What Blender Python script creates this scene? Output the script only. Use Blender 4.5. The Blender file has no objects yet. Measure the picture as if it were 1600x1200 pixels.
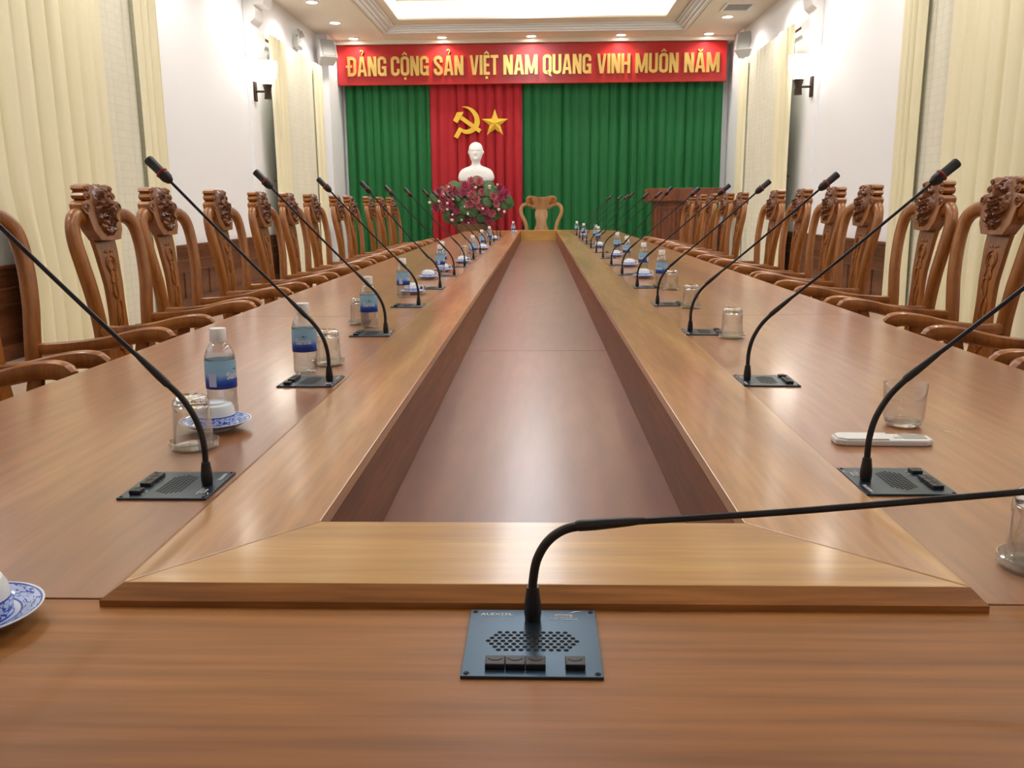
import bpy, math, random
from mathutils import Vector, Matrix
random.seed(7)
S = bpy.context.scene
COL = S.collection
PI = math.pi
# ------------------------------------------------------------------ camera
F = 1367.0
def make_camera():
    V = Vector((42.4/F, 281.2/F, -1.0)).normalized()          # where the room's long axis points, in camera space
    r = math.radians(0.065)
    u = Vector((-math.sin(r), math.cos(r), 0)); u = (u - V*u.dot(V)).normalized()
    x = V.cross(u)
    M = Matrix((x, V, u))                                      # rows: world axes seen from the camera
    cd = bpy.data.cameras.new('camera'); cd.sensor_width = 36; cd.lens = F/1600*36; cd.clip_start = 0.02; cd.clip_end = 200
    o = bpy.data.objects.new('camera', cd); COL.objects.link(o)
    o.matrix_world = Matrix.Translation((0, 0, 1.2)) @ M.to_4x4()
    S.camera = o
make_camera()
# ------------------------------------------------------------------ world and colour
w = bpy.data.worlds.new('world'); S.world = w; w.use_nodes = True
w.node_tree.nodes['Background'].inputs[0].default_value = (1, .97, .93, 1)
w.node_tree.nodes['Background'].inputs[1].default_value = 0.3
S.view_settings.view_transform = 'Standard'; S.view_settings.look = 'None'
S.view_settings.gamma = 1; S.view_settings.use_curve_mapping = False
S.view_settings.exposure = 0.5
S.cycles.use_denoising = True
# room
XL, XR, YB, YF, ZC = -4.27, 3.91, 18.85, -3.2, 4.42
T = 0.75
LAMP_W = 62
PANEL_E = 4.0

# ------------------------------------------------------------------ materials
def nmat(name):
    m = bpy.data.materials.new(name); m.use_nodes = True
    nt = m.node_tree; b = nt.nodes['Principled BSDF']
    return m, nt, b
def setp(b, **k):
    for a, v in k.items():
        b.inputs[a.replace('_', ' ')].default_value = v
def plain(name, c, rough=.5, metal=0, bump=0, bscale=200, var=0.0, **k):
    m, nt, b = nmat(name)
    b.inputs['Base Color'].default_value = (*c, 1); b.inputs['Roughness'].default_value = rough; b.inputs['Metallic'].default_value = metal
    setp(b, **k)
    tc = nt.nodes.new('ShaderNodeTexCoord'); n = nt.nodes.new('ShaderNodeTexNoise'); n.inputs['Scale'].default_value = bscale if bump else 6
    nt.links.new(tc.outputs['Object'], n.inputs['Vector'])
    if bump:
        bp = nt.nodes.new('ShaderNodeBump'); bp.inputs['Strength'].default_value = bump; bp.inputs['Distance'].default_value = .002
        nt.links.new(n.outputs['Fac'], bp.inputs['Height']); nt.links.new(bp.outputs[0], b.inputs['Normal'])
    if var:
        mx = nt.nodes.new('ShaderNodeMix'); mx.data_type = 'RGBA'
        mx.inputs[6].default_value = (*[x*(1-var) for x in c], 1); mx.inputs[7].default_value = (*[min(1, x*(1+var)) for x in c], 1)
        nt.links.new(n.outputs['Fac'], mx.inputs[0]); nt.links.new(mx.outputs[2], b.inputs['Base Color'])
    return m
def wood(name, dark, mid, light, axis='y', rough=.25, coat=.0, crough=.14, across=14, along=.7, streak=.35, spec=.5, bump=.06):
    m, nt, b = nmat(name); N = nt.nodes.new; L = nt.links.new
    tc = N('ShaderNodeTexCoord'); mp = N('ShaderNodeMapping'); L(tc.outputs['Object'], mp.inputs[0])
    sc = [across]*3; sc['xyz'.index(axis)] = along; mp.inputs['Scale'].default_value = sc
    n1 = N('ShaderNodeTexNoise'); n1.inputs['Scale'].default_value = .55; n1.inputs['Detail'].default_value = 4; n1.inputs['Distortion'].default_value = .6
    L(mp.outputs[0], n1.inputs['Vector'])
    cr = N('ShaderNodeValToRGB'); e = cr.color_ramp.elements
    e[0].position = .3; e[0].color = (*dark, 1); e[1].position = .72; e[1].color = (*light, 1)
    x = e.new(.5); x.color = (*mid, 1)
    L(n1.outputs['Fac'], cr.inputs[0])
    n2 = N('ShaderNodeTexNoise'); n2.inputs['Scale'].default_value = 6; n2.inputs['Detail'].default_value = 3; L(mp.outputs[0], n2.inputs['Vector'])
    r2 = N('ShaderNodeMapRange'); r2.inputs[1].default_value = .35; r2.inputs[2].default_value = .65; r2.inputs[3].default_value = 1-streak; r2.inputs[4].default_value = 1.0+streak*.25
    L(n2.outputs['Fac'], r2.inputs[0])
    mx = N('ShaderNodeVectorMath'); mx.operation = 'MULTIPLY'; L(cr.outputs[0], mx.inputs[0]); L(r2.outputs[0], mx.inputs[1])
    L(mx.outputs[0], b.inputs['Base Color'])
    bp = N('ShaderNodeBump'); bp.inputs['Strength'].default_value = bump; bp.inputs['Distance'].default_value = .002
    L(n2.outputs['Fac'], bp.inputs['Height']); L(bp.outputs[0], b.inputs['Normal'])
    b.inputs['Roughness'].default_value = rough; b.inputs['Specular IOR Level'].default_value = spec
    b.inputs['Coat Weight'].default_value = coat; b.inputs['Coat Roughness'].default_value = crough
    return m
def emit(name, c, s):
    m, nt, b = nmat(name); b.inputs['Base Color'].default_value = (*c, 1)
    b.inputs['Emission Color'].default_value = (*c, 1); b.inputs['Emission Strength'].default_value = s
    return m
def glassm(name, c=(1, 1, 1), rough=0, ior=1.45):
    m, nt, b = nmat(name); b.inputs['Base Color'].default_value = (*c, 1); b.inputs['Roughness'].default_value = rough
    b.inputs['Transmission Weight'].default_value = 1; b.inputs['IOR'].default_value = ior
    return m
M = {}
M['top'] = wood('table_top_wood', (.255, .088, .027), (.355, .138, .046), (.425, .18, .064), 'y', .34, .5, .14, across=8, along=.6, streak=.2, bump=.02)
M['topx'] = wood('table_end_wood', (.245, .090, .021), (.355, .142, .035), (.425, .182, .048), 'x', .45, .05, .34, across=10, along=.5, streak=.25, spec=.35, bump=.02)
M['rim'] = wood('table_rim_wood', (.32, .125, .030), (.46, .21, .058), (.58, .31, .10), 'y', .3, .6, .15, across=12, along=.9, streak=.2, bump=.02)
M['rimx'] = wood('table_rim_cross_wood', (.42, .20, .045), (.57, .31, .078), (.66, .40, .12), 'x', .3, .5, across=12, along=.8, streak=.16, bump=.02)
M['rimfront'] = wood('table_rim_front_wood', (.26, .09, .022), (.42, .17, .045), (.52, .23, .065), 'x', .3, .3, across=18, along=1.3, streak=.3, bump=.02)  # darker, redder tone than rimx, for the near rim's front only
M['floorpan'] = wood('channel_floor_wood', (.17, .058, .034), (.23, .084, .050), (.285, .115, .07), 'y', .34, .35, .2, across=5, along=.7, streak=.16, bump=.01)
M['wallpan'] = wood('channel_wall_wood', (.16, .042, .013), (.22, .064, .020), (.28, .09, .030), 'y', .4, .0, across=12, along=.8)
M['chair'] = wood('chair_wood', (.21, .066, .012), (.32, .110, .019), (.41, .152, .030), 'z', .32, .08, across=22, along=2.5, streak=.2)
M['carve'] = wood('carved_wood', (.12, .035, .012), (.20, .065, .020), (.28, .10, .035), 'z', .25, .2, across=60, along=30, streak=.35)
M['pale'] = wood('pale_chair_wood', (.28, .13, .04), (.40, .20, .07), (.47, .26, .10), 'z', .3, .1, across=22, along=2.5, streak=.2)
M['panel'] = wood('wainscot_wood', (.10, .028, .010), (.16, .05, .018), (.21, .07, .026), 'y', .35, .05, across=14, along=.8)
M['podium'] = wood('podium_wood', (.15, .045, .02), (.22, .07, .03), (.27, .09, .042), 'z', .35, .1, across=14, along=1.5)
M['wall'] = plain('white_plaster', (.89, .92, .97), .7, bump=.1, bscale=60)
M['ceil'] = plain('ceiling_paint', (.80, .72, .62), .8, bump=.05, bscale=60)
M['trim'] = plain('white_plaster_moulding', (.80, .80, .80), .6)
M['floor'] = plain('floor_tile', (.55, .42, .32), .25, var=.1)
M['black'] = plain('black_plastic', (.012, .012, .014), .4)
M['rubber'] = plain('black_gooseneck', (.010, .010, .011), .5, bump=.3, bscale=400)
M['stem'] = plain('black_stem_metal', (.016, .018, .026), .28, .3)
M['plate'] = plain('black_anodised_plate', (.042, .078, .115), .32, .75, bump=.05, bscale=900)
M['hole'] = plain('grille_hole_black', (.002, .002, .003), .9)
M['button'] = plain('black_button', (.010, .011, .014), .45)
M['ring'] = plain('dark_red_ring', (.25, .01, .012), .4)
M['print'] = plain('white_print', (.75, .78, .8), .6)
M['screw'] = plain('dark_screw', (.02, .02, .022), .3, .8)
def thin(name, tint, lo, hi):
    m = bpy.data.materials.new(name); m.use_nodes = True; nt = m.node_tree; nt.nodes.clear(); N = nt.nodes.new; L = nt.links.new
    o = N('ShaderNodeOutputMaterial'); mx = N('ShaderNodeMixShader'); tr = N('ShaderNodeBsdfTransparent'); tr.inputs[0].default_value = (*tint, 1)
    gl = N('ShaderNodeBsdfGlossy'); gl.inputs['Roughness'].default_value = .04; lw = N('ShaderNodeLayerWeight'); lw.inputs[0].default_value = .35
    mr = N('ShaderNodeMapRange'); mr.inputs[3].default_value = lo; mr.inputs[4].default_value = hi
    L(lw.outputs['Facing'], mr.inputs[0]); L(mr.outputs[0], mx.inputs[0]); L(tr.outputs[0], mx.inputs[1]); L(gl.outputs[0], mx.inputs[2]); L(mx.outputs[0], o.inputs[0])
    return m
M['glass'] = thin('clear_thin_glass', (.99, .995, .99), .05, .6)
M['thick'] = glassm('clear_thick_glass')
M['bottle'] = thin('clear_bottle_plastic', (.97, .98, .99), .05, .5)
M['coaster'] = thin('clear_coaster_glass', (.96, .98, .97), .10, .65)
M['water'] = thin('clear_water', (.96, .975, .98), .02, .25)
M['cap'] = plain('white_cap', (.88, .88, .90), .4)
M['white'] = plain('white_glazed', (.82, .85, .90), .12)
M['remote'] = plain('white_plastic', (.82, .84, .84), .35)
M['lcd'] = plain('grey_lcd', (.42, .43, .40), .2)
M['rkey'] = plain('grey_key', (.62, .66, .70), .4)
M['gold'] = plain('gold_letter', (.86, .60, .20), .26, .85)
M['yellow'] = plain('yellow_paint', (.85, .55, .05), .4)
M['banner'] = plain('red_banner_board', (.46, .020, .022), .22)
M['bust'] = plain('white_plaster_cast', (.96, .97, .98), .5)
M['sconce'] = plain('dark_brown_metal', (.035, .018, .010), .35, .4)
M['finial'] = plain('brown_turned_wood', (.12, .042, .012), .4)
M['pink'] = plain('pink_petal', (.42, .045, .13), .6, var=.35)
M['pink2'] = plain('rose_petal', (.50, .13, .17), .6, var=.3)
M['heart'] = plain('flower_heart', (.7, .45, .15), .6)
M['bud'] = plain('pale_bud', (.80, .62, .55), .5)
M['leaf'] = plain('green_leaf', (.055, .14, .045), .5, var=.3)
M['pot'] = plain('brown_pot', (.16, .08, .035), .4)
M['speaker'] = plain('white_speaker', (.72, .72, .70), .5)
M['grey'] = plain('grey_mesh', (.35, .35, .34), .6)
M['lampglass'] = emit('lit_frosted_glass', (1, .93, .82), 7)
M['disc'] = emit('lit_downlight', (1, .95, .88), 22)
M['cove'] = emit('lit_cove', (1, .96, .78), 1.1)
M['tube'] = emit('lit_panel', (.95, .97, 1.0), PANEL_E)
def cloth(name, c, c2, rough=.85, trans=.0, pattern=False):
    m, nt, b = nmat(name); N = nt.nodes.new; L = nt.links.new
    tc = N('ShaderNodeTexCoord'); mp = N('ShaderNodeMapping'); mp.inputs['Scale'].default_value = (3, 3, .25); L(tc.outputs['Object'], mp.inputs[0])
    n = N('ShaderNodeTexNoise'); n.inputs['Scale'].default_value = 2.2; n.inputs['Detail'].default_value = 3; L(mp.outputs[0], n.inputs['Vector'])
    mx = N('ShaderNodeMix'); mx.data_type = 'RGBA'; mx.inputs[6].default_value = (*c, 1); mx.inputs[7].default_value = (*c2, 1)
    L(n.outputs['Fac'], mx.inputs[0]); out = mx.outputs[2]
    if pattern:                                                # woven squares of the sheer
        sx = N('ShaderNodeSeparateXYZ'); L(tc.outputs['Object'], sx.inputs[0]); cb = N('ShaderNodeCombineXYZ')
        L(sx.outputs['Y'], cb.inputs[0]); L(sx.outputs['Z'], cb.inputs[1])
        br = N('ShaderNodeTexBrick'); br.inputs['Scale'].default_value = 3.2; br.inputs['Mortar Size'].default_value = .012
        br.inputs['Color1'].default_value = (1, 1, 1, 1); br.inputs['Color2'].default_value = (.97, .97, .97, 1); br.inputs['Mortar'].default_value = (.90, .90, .88, 1)
        L(cb.outputs[0], br.inputs['Vector']); mu = N('ShaderNodeVectorMath'); mu.operation = 'MULTIPLY'
        L(out, mu.inputs[0]); L(br.outputs['Color'], mu.inputs[1]); out = mu.outputs[0]
    L(out, b.inputs['Base Color']); b.inputs['Roughness'].default_value = rough
    b.inputs['Sheen Weight'].default_value = .05
    return m
M['green'] = cloth('green_velvet', (.002, .115, .026), (.006, .175, .042), .7)
M['red'] = cloth('red_cloth', (.40, .012, .022), (.52, .018, .03), .8)
M['cream'] = cloth('cream_drape', (.83, .78, .52), (.90, .87, .66), .7)
M['sheer'] = cloth('pale_sheer', (.78, .78, .64), (.83, .82, .70), .7, pattern=True)
def bottle_label():
    m, nt, b = nmat('bottle_label'); N = nt.nodes.new; L = nt.links.new
    tc = N('ShaderNodeTexCoord'); sx = N('ShaderNodeSeparateXYZ'); L(tc.outputs['Object'], sx.inputs[0])
    n = N('ShaderNodeTexNoise'); n.inputs['Scale'].default_value = 55; L(tc.outputs['Object'], n.inputs['Vector'])
    ad = N('ShaderNodeMath'); ad.operation = 'MULTIPLY_ADD'; ad.inputs[1].default_value = .012; L(n.outputs['Fac'], ad.inputs[0]); L(sx.outputs['Z'], ad.inputs[2])
    mr = N('ShaderNodeMapRange'); mr.inputs[1].default_value = .070; mr.inputs[2].default_value = .132; L(ad.outputs[0], mr.inputs[0])
    cr = N('ShaderNodeValToRGB'); e = cr.color_ramp.elements
    e[0].position = 0; e[0].color = (.03, .06, .25, 1); e[1].position = 1; e[1].color = (.42, .66, .85, 1)
    for p, c in ((.12, (.02, .06, .50, 1)), (.24, (.04, .14, .68, 1)), (.36, (.16, .38, .82, 1)), (.48, (.38, .64, .90, 1)), (.8, (.38, .68, .90, 1))):
        x = e.new(p); x.color = c
    L(mr.outputs[0], cr.inputs[0]); L(cr.outputs[0], b.inputs['Base Color']); b.inputs['Roughness'].default_value = .3
    tl = N('ShaderNodeBsdfTranslucent'); L(cr.outputs[0], tl.inputs[0]); mx = N('ShaderNodeMixShader'); mx.inputs[0].default_value = .35
    L(b.outputs[0], mx.inputs[1]); L(tl.outputs[0], mx.inputs[2]); L(mx.outputs[0], nt.nodes['Material Output'].inputs[0])
    return m
M['label'] = bottle_label()
M['lbl_white'] = plain('label_white', (.85, .88, .92), .4)
M['lbl_pale'] = plain('label_pale_blue', (.55, .66, .90), .4)
M['lbl_green'] = plain('label_green', (.10, .22, .10), .4)
def porcelain(name, kind):
    m, nt, b = nmat(name); N = nt.nodes.new; L = nt.links.new
    tc = N('ShaderNodeTexCoord'); sx = N('ShaderNodeSeparateXYZ'); L(tc.outputs['Object'], sx.inputs[0])
    def math_(op, a, b_=None, c=None):
        q = N('ShaderNodeMath'); q.operation = op
        for i, v in enumerate((a, b_, c)):
            if v is None: continue
            if isinstance(v, (int, float)): q.inputs[i].default_value = v
            else: L(v, q.inputs[i])
        return q.outputs[0]
    x, y, z = sx.outputs
    ang = math_('ARCTAN2', y, x)
    if kind == 'saucer':
        r = math_('SQRT', math_('ADD', math_('MULTIPLY', x, x), math_('MULTIPLY', y, y))); lo, hi = .047, .0675
    else:
        r = z; lo, hi = .002, .021
    cb = N('ShaderNodeCombineXYZ'); L(math_('MULTIPLY', ang, 3.0), cb.inputs[0]); L(math_('MULTIPLY', r, 150), cb.inputs[1])
    n = N('ShaderNodeTexNoise'); n.inputs['Scale'].default_value = 1.6; n.inputs['Detail'].default_value = 1; n.inputs['Distortion'].default_value = 1.5
    L(cb.outputs[0], n.inputs['Vector'])
    band = math_('MULTIPLY', math_('GREATER_THAN', r, lo), math_('LESS_THAN', r, hi))
    pat = math_('GREATER_THAN', n.outputs['Fac'], .57)
    line1 = math_('LESS_THAN', math_('ABSOLUTE', math_('SUBTRACT', r, lo)), .0011)
    line2 = math_('LESS_THAN', math_('ABSOLUTE', math_('SUBTRACT', r, hi)), .0011)
    deep = math_('MINIMUM', math_('ADD', math_('ADD', line1, line2), math_('MULTIPLY', band, pat)), 1.0)
    m1 = N('ShaderNodeMix'); m1.data_type = 'RGBA'; m1.inputs[6].default_value = (.80, .87, .93, 1); m1.inputs[7].default_value = (.52, .65, .92, 1); L(band, m1.inputs[0])
    m2 = N('ShaderNodeMix'); m2.data_type = 'RGBA'; L(m1.outputs[2], m2.inputs[6]); m2.inputs[7].default_value = (.03, .08, .50, 1); L(deep, m2.inputs[0])
    L(m2.outputs[2], b.inputs['Base Color']); b.inputs['Roughness'].default_value = .1
    return m
M['saucer'] = porcelain('blue_and_white_saucer', 'saucer')
M['cup'] = porcelain('blue_and_white_cup', 'cup')

# ------------------------------------------------------------------ mesh helpers
def join(*parts):
    V, Fc = [], []
    for v, f in parts:
        k = len(V); V += [tuple(p) for p in v]; Fc += [tuple(i+k for i in q) for q in f]
    return V, Fc
def box(x0, x1, y0, y1, z0, z1):
    v = [(x0, y0, z0), (x1, y0, z0), (x1, y1, z0), (x0, y1, z0), (x0, y0, z1), (x1, y0, z1), (x1, y1, z1), (x0, y1, z1)]
    return v, [(0, 3, 2, 1), (4, 5, 6, 7), (0, 1, 5, 4), (1, 2, 6, 5), (2, 3, 7, 6), (3, 0, 4, 7)]
def prism(poly, a, b, axis='z', poly2=None):
    poly2 = poly2 or poly; n = len(poly)
    def P(p, c):
        return {'z': (p[0], p[1], c), 'y': (p[0], c, p[1]), 'x': (c, p[0], p[1])}[axis]
    v = [P(p, a) for p in poly] + [P(p, b) for p in poly2]
    f = [tuple(range(n))[::-1], tuple(range(n, 2*n))] + [(i, (i+1) % n, n+(i+1) % n, n+i) for i in range(n)]
    return v, f
def lathe(prof, n=32, close=True):
    v, f = [], []
    m = len(prof)
    for i in range(n):
        a = 2*PI*i/n
        for r, z in prof: v.append((r*math.cos(a), r*math.sin(a), z))
    for i in range(n):
        for j in range(m-1):
            a, b = i*m+j, ((i+1) % n)*m+j
            f.append((a, b, b+1, a+1))
    return v, f
def sweep(path, ra, rb, side, n=12, p=2.0, caps=True):
    """tube along path; section half-widths ra (along side) and rb (other way); p>2 squarer"""
    path = [Vector(q) for q in path]; m = len(path); side = Vector(side).normalized()
    ra = ra if isinstance(ra, (list, tuple)) else [ra]*m; rb = rb if isinstance(rb, (list, tuple)) else [rb]*m
    v, f = [], []
    for i, q in enumerate(path):
        t = (path[min(i+1, m-1)]-path[max(i-1, 0)]).normalized()
        s = (side - t*side.dot(t)); s = s.normalized() if s.length > 1e-4 else t.orthogonal().normalized()
        o = t.cross(s)
        for j in range(n):
            a = 2*PI*(j+.5)/n; c, d = math.cos(a), math.sin(a)
            k = (abs(c)**p+abs(d)**p)**(-1/p)
            v.append(q + s*(ra[i]*c*k) + o*(rb[i]*d*k))
    for i in range(m-1):
        for j in range(n):
            a, b = i*n+j, i*n+(j+1) % n
            f.append((a, b, b+n, a+n))
    if caps: f += [tuple(range(n))[::-1], tuple(range((m-1)*n, m*n))]
    return [tuple(q) for q in v], f
def spline(pts, k=6):
    P = [Vector(p) for p in pts]; out = []
    for i in range(len(P)-1):
        p0, p1, p2, p3 = P[max(i-1, 0)], P[i], P[i+1], P[min(i+2, len(P)-1)]
        for j in range(k):
            t = j/k
            out.append(.5*((2*p1)+(p2-p0)*t+(2*p0-5*p1+4*p2-p3)*t*t+(3*p1-p0-3*p2+p3)*t**3))
    out.append(P[-1]); return out
def sphere(c, r, n=16, m=10, sc=(1, 1, 1)):
    v, f = [], []
    for i in range(m+1):
        a = PI*i/m
        for j in range(n):
            b = 2*PI*j/n
            v.append((c[0]+sc[0]*r*math.sin(a)*math.cos(b), c[1]+sc[1]*r*math.sin(a)*math.sin(b), c[2]+sc[2]*r*math.cos(a)))
    for i in range(m):
        for j in range(n):
            f.append((i*n+j, (i+1)*n+j, (i+1)*n+(j+1) % n, i*n+(j+1) % n))
    return v, f
def xf(mesh, M_):
    return [tuple(M_ @ Vector(p)) for p in mesh[0]], mesh[1]
def obj(name, mesh, mat, parent=None, smooth=False, bevel=0, loc=None, subd=0):
    me = bpy.data.meshes.new(name); me.from_pydata(mesh[0], [], mesh[1]); me.validate()
    import bmesh
    bm = bmesh.new(); bm.from_mesh(me)
    if len(bm.verts) < 60000: bmesh.ops.remove_doubles(bm, verts=bm.verts, dist=1e-6)
    bmesh.ops.recalc_face_normals(bm, faces=bm.faces); bm.to_mesh(me); bm.free()
    me.materials.append(mat)
    if smooth:
        me.polygons.foreach_set('use_smooth', [True]*len(me.polygons))
        try: me.set_sharp_from_angle(angle=math.radians(40))
        except Exception: pass
    o = bpy.data.objects.new(name, me); COL.objects.link(o)
    if loc: o.location = loc
    if parent: o.parent = parent
    if bevel:
        b = o.modifiers.new('bevel', 'BEVEL'); b.width = bevel; b.segments = 2; b.limit_method = 'ANGLE'; b.angle_limit = math.radians(35)
    if subd:
        s = o.modifiers.new('subd', 'SUBSURF'); s.levels = s.render_levels = subd
    return o
def tag(o, label, cat, group=None):
    o['label'] = label; o['category'] = cat
    if group: o['group'] = group
    return o
def thing(name, label, cat, loc=(0, 0, 0), rz=0, group=None):
    o = bpy.data.objects.new(name, None); COL.objects.link(o); o.location = loc; o.rotation_euler = (0, 0, rz)
    o.empty_display_size = .05
    return tag(o, label, cat, group)
def struct(o):
    o['kind'] = 'structure'; return o
def dup(root, loc, rz, label, group=None):
    def cp(o, par):
        c = o.copy(); COL.objects.link(c)
        c.parent = par
        for ch in kids.get(o, ()): cp(ch, c)
        return c
    kids = {}
    def walk(o):
        kids[o] = list(o.children)
        for c in kids[o]: walk(c)
    walk(root)
    r = cp(root, None); r.location = loc; r.rotation_euler = (0, 0, rz); r['label'] = label
    if group: r['group'] = group
    return r
def text_mesh(s, size, depth=.0002, font=None, sx=1.0, align='CENTER'):
    cu = bpy.data.curves.new('t', 'FONT'); cu.body = s; cu.size = size; cu.extrude = depth; cu.align_x = align; cu.resolution_u = 3; cu.offset = size*.02
    o = bpy.data.objects.new('t', cu); COL.objects.link(o)
    dg = bpy.context.evaluated_depsgraph_get(); me = o.evaluated_get(dg).to_mesh()
    v = [(p.co.x*sx, p.co.y, p.co.z) for p in me.vertices]; f = [tuple(p.vertices) for p in me.polygons]
    o.evaluated_get(dg).to_mesh_clear(); bpy.data.objects.remove(o); bpy.data.curves.remove(cu)
    return v, f
ORD = ['nearest', 'second', 'third', 'fourth', 'fifth', 'sixth', 'seventh', 'eighth', 'ninth', 'tenth', 'eleventh', 'twelfth', 'thirteenth', 'fourteenth']

# ------------------------------------------------------------------ the room
t_ = .2
struct(obj('floor', box(XL-t_, XR+t_, YF-t_, YB+t_, -.1, 0), M['floor']))
struct(obj('wall_left', box(XL-t_, XL, YF, YB, 0, ZC+.6), M['wall']))
struct(obj('wall_right', box(XR, XR+t_, YF, YB, 0, ZC+.6), M['wall']))
struct(obj('wall_back', box(XL-t_, XR+t_, YB, YB+t_, 0, ZC+.6), M['wall']))
struct(obj('wall_front', box(XL-t_, XR+t_, YF-t_, YF, 0, ZC+.6), M['wall']))
# corner piers either side of the stage curtain
struct(obj('trim_1', box(XL, -4.06, 17.65, YB, 0, ZC), M['wall']))
struct(obj('trim_2', box(3.86, XR, 17.65, YB, 0, ZC), M['wall']))
# ceiling with a stepped tray
TX0, TX1, TY0, TY1 = -2.98, 2.80, 1.2, 17.75
def frame(x0, x1, y0, y1, i0, i1, j0, j1, za, zb):
    return join(box(x0, i0, y0, y1, za, zb), box(i1, x1, y0, y1, za, zb), box(i0, i1, y0, j0, za, zb), box(i0, i1, j1, y1, za, zb))
struct(obj('ceiling', join(frame(XL, XR, YF, YB, TX0, TX1, TY0, TY1, ZC, ZC+.05),
                           box(TX0-.3, TX1+.3, TY0-.3, TY1+.3, ZC+.50, ZC+.55)), M['ceil']))
steps = []
prof = [(.0, .0, .035), (.05, .03, .075), (.12, .07, .10), (.17, .10, .13)]
for d, za, zb in prof:
    steps.append(frame(TX0-.02, TX1+.02, TY0-.02, TY1+.02, TX0+d+.06, TX1-d-.06, TY0+d+.06, TY1-d-.06, ZC+za, ZC+zb))
struct(obj('trim_3', join(*steps), M['trim'], bevel=.008))
IX0, IX1, IY0, IY1 = -2.60, 2.33, 1.6, 17.12
struct(obj('trim_4', frame(TX0, TX1, TY0, TY1, IX0, IX1, IY0, IY1, ZC+.13, ZC+.16), M['ceil']))
# lit cove strip around the recess
c = thing('cove_light', 'warm lit cove strip running round the ceiling recess', 'ceiling light', (0, 9, ZC+.2))
cv = frame(IX0-.06, IX1+.06, IY0-.06, IY1+.06, IX0-.03, IX1+.03, IY0-.03, IY1+.03, ZC+.165, ZC+.46)
obj('light_strip', ([(x, y-9, z-ZC-.2) for x, y, z in cv[0]], cv[1]), M['cove'], c)
for k in range(5):
    y1 = 17.0-k*3.1; y0 = y1-2.5
    t = thing('ceiling_light', ['square white ceiling light panel in the recess nearest the banner', 'ceiling light panel in the recess, second from the banner', 'ceiling light panel in the recess, third from the banner', 'ceiling light panel in the recess, fourth from the banner', 'ceiling light panel in the recess, farthest from the banner'][k], 'ceiling light', (-.14, (y0+y1)/2, ZC+.46), 0, 'light panels down the ceiling recess')
    obj('light_housing', box(-.42, .42, -1.27, 1.27, -.04, .04), M['trim'], t)
    obj('diffuser', box(-.38, .38, -1.22, 1.22, -.22, -.04), M['tube'], t)
# downlights
def spot(name, loc, power, size=.09, angle=150, col=(1, .92, .82)):
    d = bpy.data.lights.new(name, 'SPOT'); d.energy = power; d.shadow_soft_size = size; d.spot_size = math.radians(angle); d.spot_blend = .6; d.color = col
    o = bpy.data.objects.new(name, d); COL.objects.link(o); o.location = loc; return o
dl = []
dl0 = None
def downlight(x, y, label, pw=LAMP_W):
    global dl0
    if dl0 is None:
        t = thing('downlight', label, 'downlight', (x, y, ZC), 0, 'round recessed downlights'); dl0 = t
        obj('light_ring', lathe([(.085, -.001), (.088, -.012), (.115, -.010), (.118, 0), (.085, 0)], 28), M['trim'], t, True)
        obj('lens', lathe([(.0, -.006), (.086, -.006), (.086, -.001), (0, -.001)], 28), M['disc'], t)
    else: t = dup(dl0, (x, y, ZC), 0, label)
    L_ = spot('downlight_beam', (x, y, ZC-.03), pw)
    return t
for i, x in enumerate((-3.65, -1.9, -.15, 1.6, 3.3)):
    downlight(x, 18.12, ['leftmost ceiling downlight in the row above the red banner', 'second ceiling downlight from the left above the banner', 'middle ceiling downlight above the red banner', 'fourth ceiling downlight from the left above the banner', 'rightmost ceiling downlight in the row above the red banner'][i], LAMP_W*.55)
for i, y in enumerate((16.6, 14.95, 12.6, 10.3, 8, 5.7, 3.4, 1.1)):
    downlight(-3.66, y, 'ceiling downlight over the left wall, %s from the banner end' % ORD[i].replace('nearest', 'first'))
for i, y in enumerate((16.55, 14.3, 12.0, 9.7, 7.4, 5.1, 2.8, .7)):
    downlight(3.33, y, 'ceiling downlight over the right wall, %s from the banner end' % ORD[i].replace('nearest', 'first'))
# air vent
t = thing('air_vent', 'slatted ceiling air vent above the right windows', 'vent', (3.33, 15.75, ZC))
obj('vent_frame', frame(-.24, .24, -.3, .3, -.20, .20, -.26, .26, -.02, 0), M['trim'], t)
obj('louvre', join(*[box(-.2, .2, -.25+i*.062, -.215+i*.062, -.014, -.004) for i in range(8)]), M['grey'], t)

# wainscot and skirting
def wains(name, x, s, y0, y1):
    z = .755
    g = [box(min(x, x+s*.02), max(x, x+s*.02), y0, y1, 0, z-.02)]
    for a, b, d in ((z-.03, z, .055), (z-.075, z-.03, .035), (z-.20, z-.175, .035), (z-.33, z-.305, .035), (.0, .12, .04)):
        g.append(box(min(x, x+s*d), max(x, x+s*d), y0, y1, a, b))
    yy = y0
    while yy < y1-.3:
        g.append(box(min(x, x+s*.032), max(x, x+s*.032), yy, yy+.07, .12, z-.33)); yy += .8
    return struct(obj(name, join(*g), M['panel'], bevel=.006))
wains('trim_5', XL, 1, YF, 17.65)
wains('trim_6', XR, -1, YF, 17.65)
struct(obj('trim_7', join(box(-4.06, 3.86, 18.80, YB, 0, .755)), M['panel']))

struct(obj('trim_12', box(-4.06, 3.86, 18.30, YB, 4.338, ZC), M['ceil'], bevel=.004))
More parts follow.
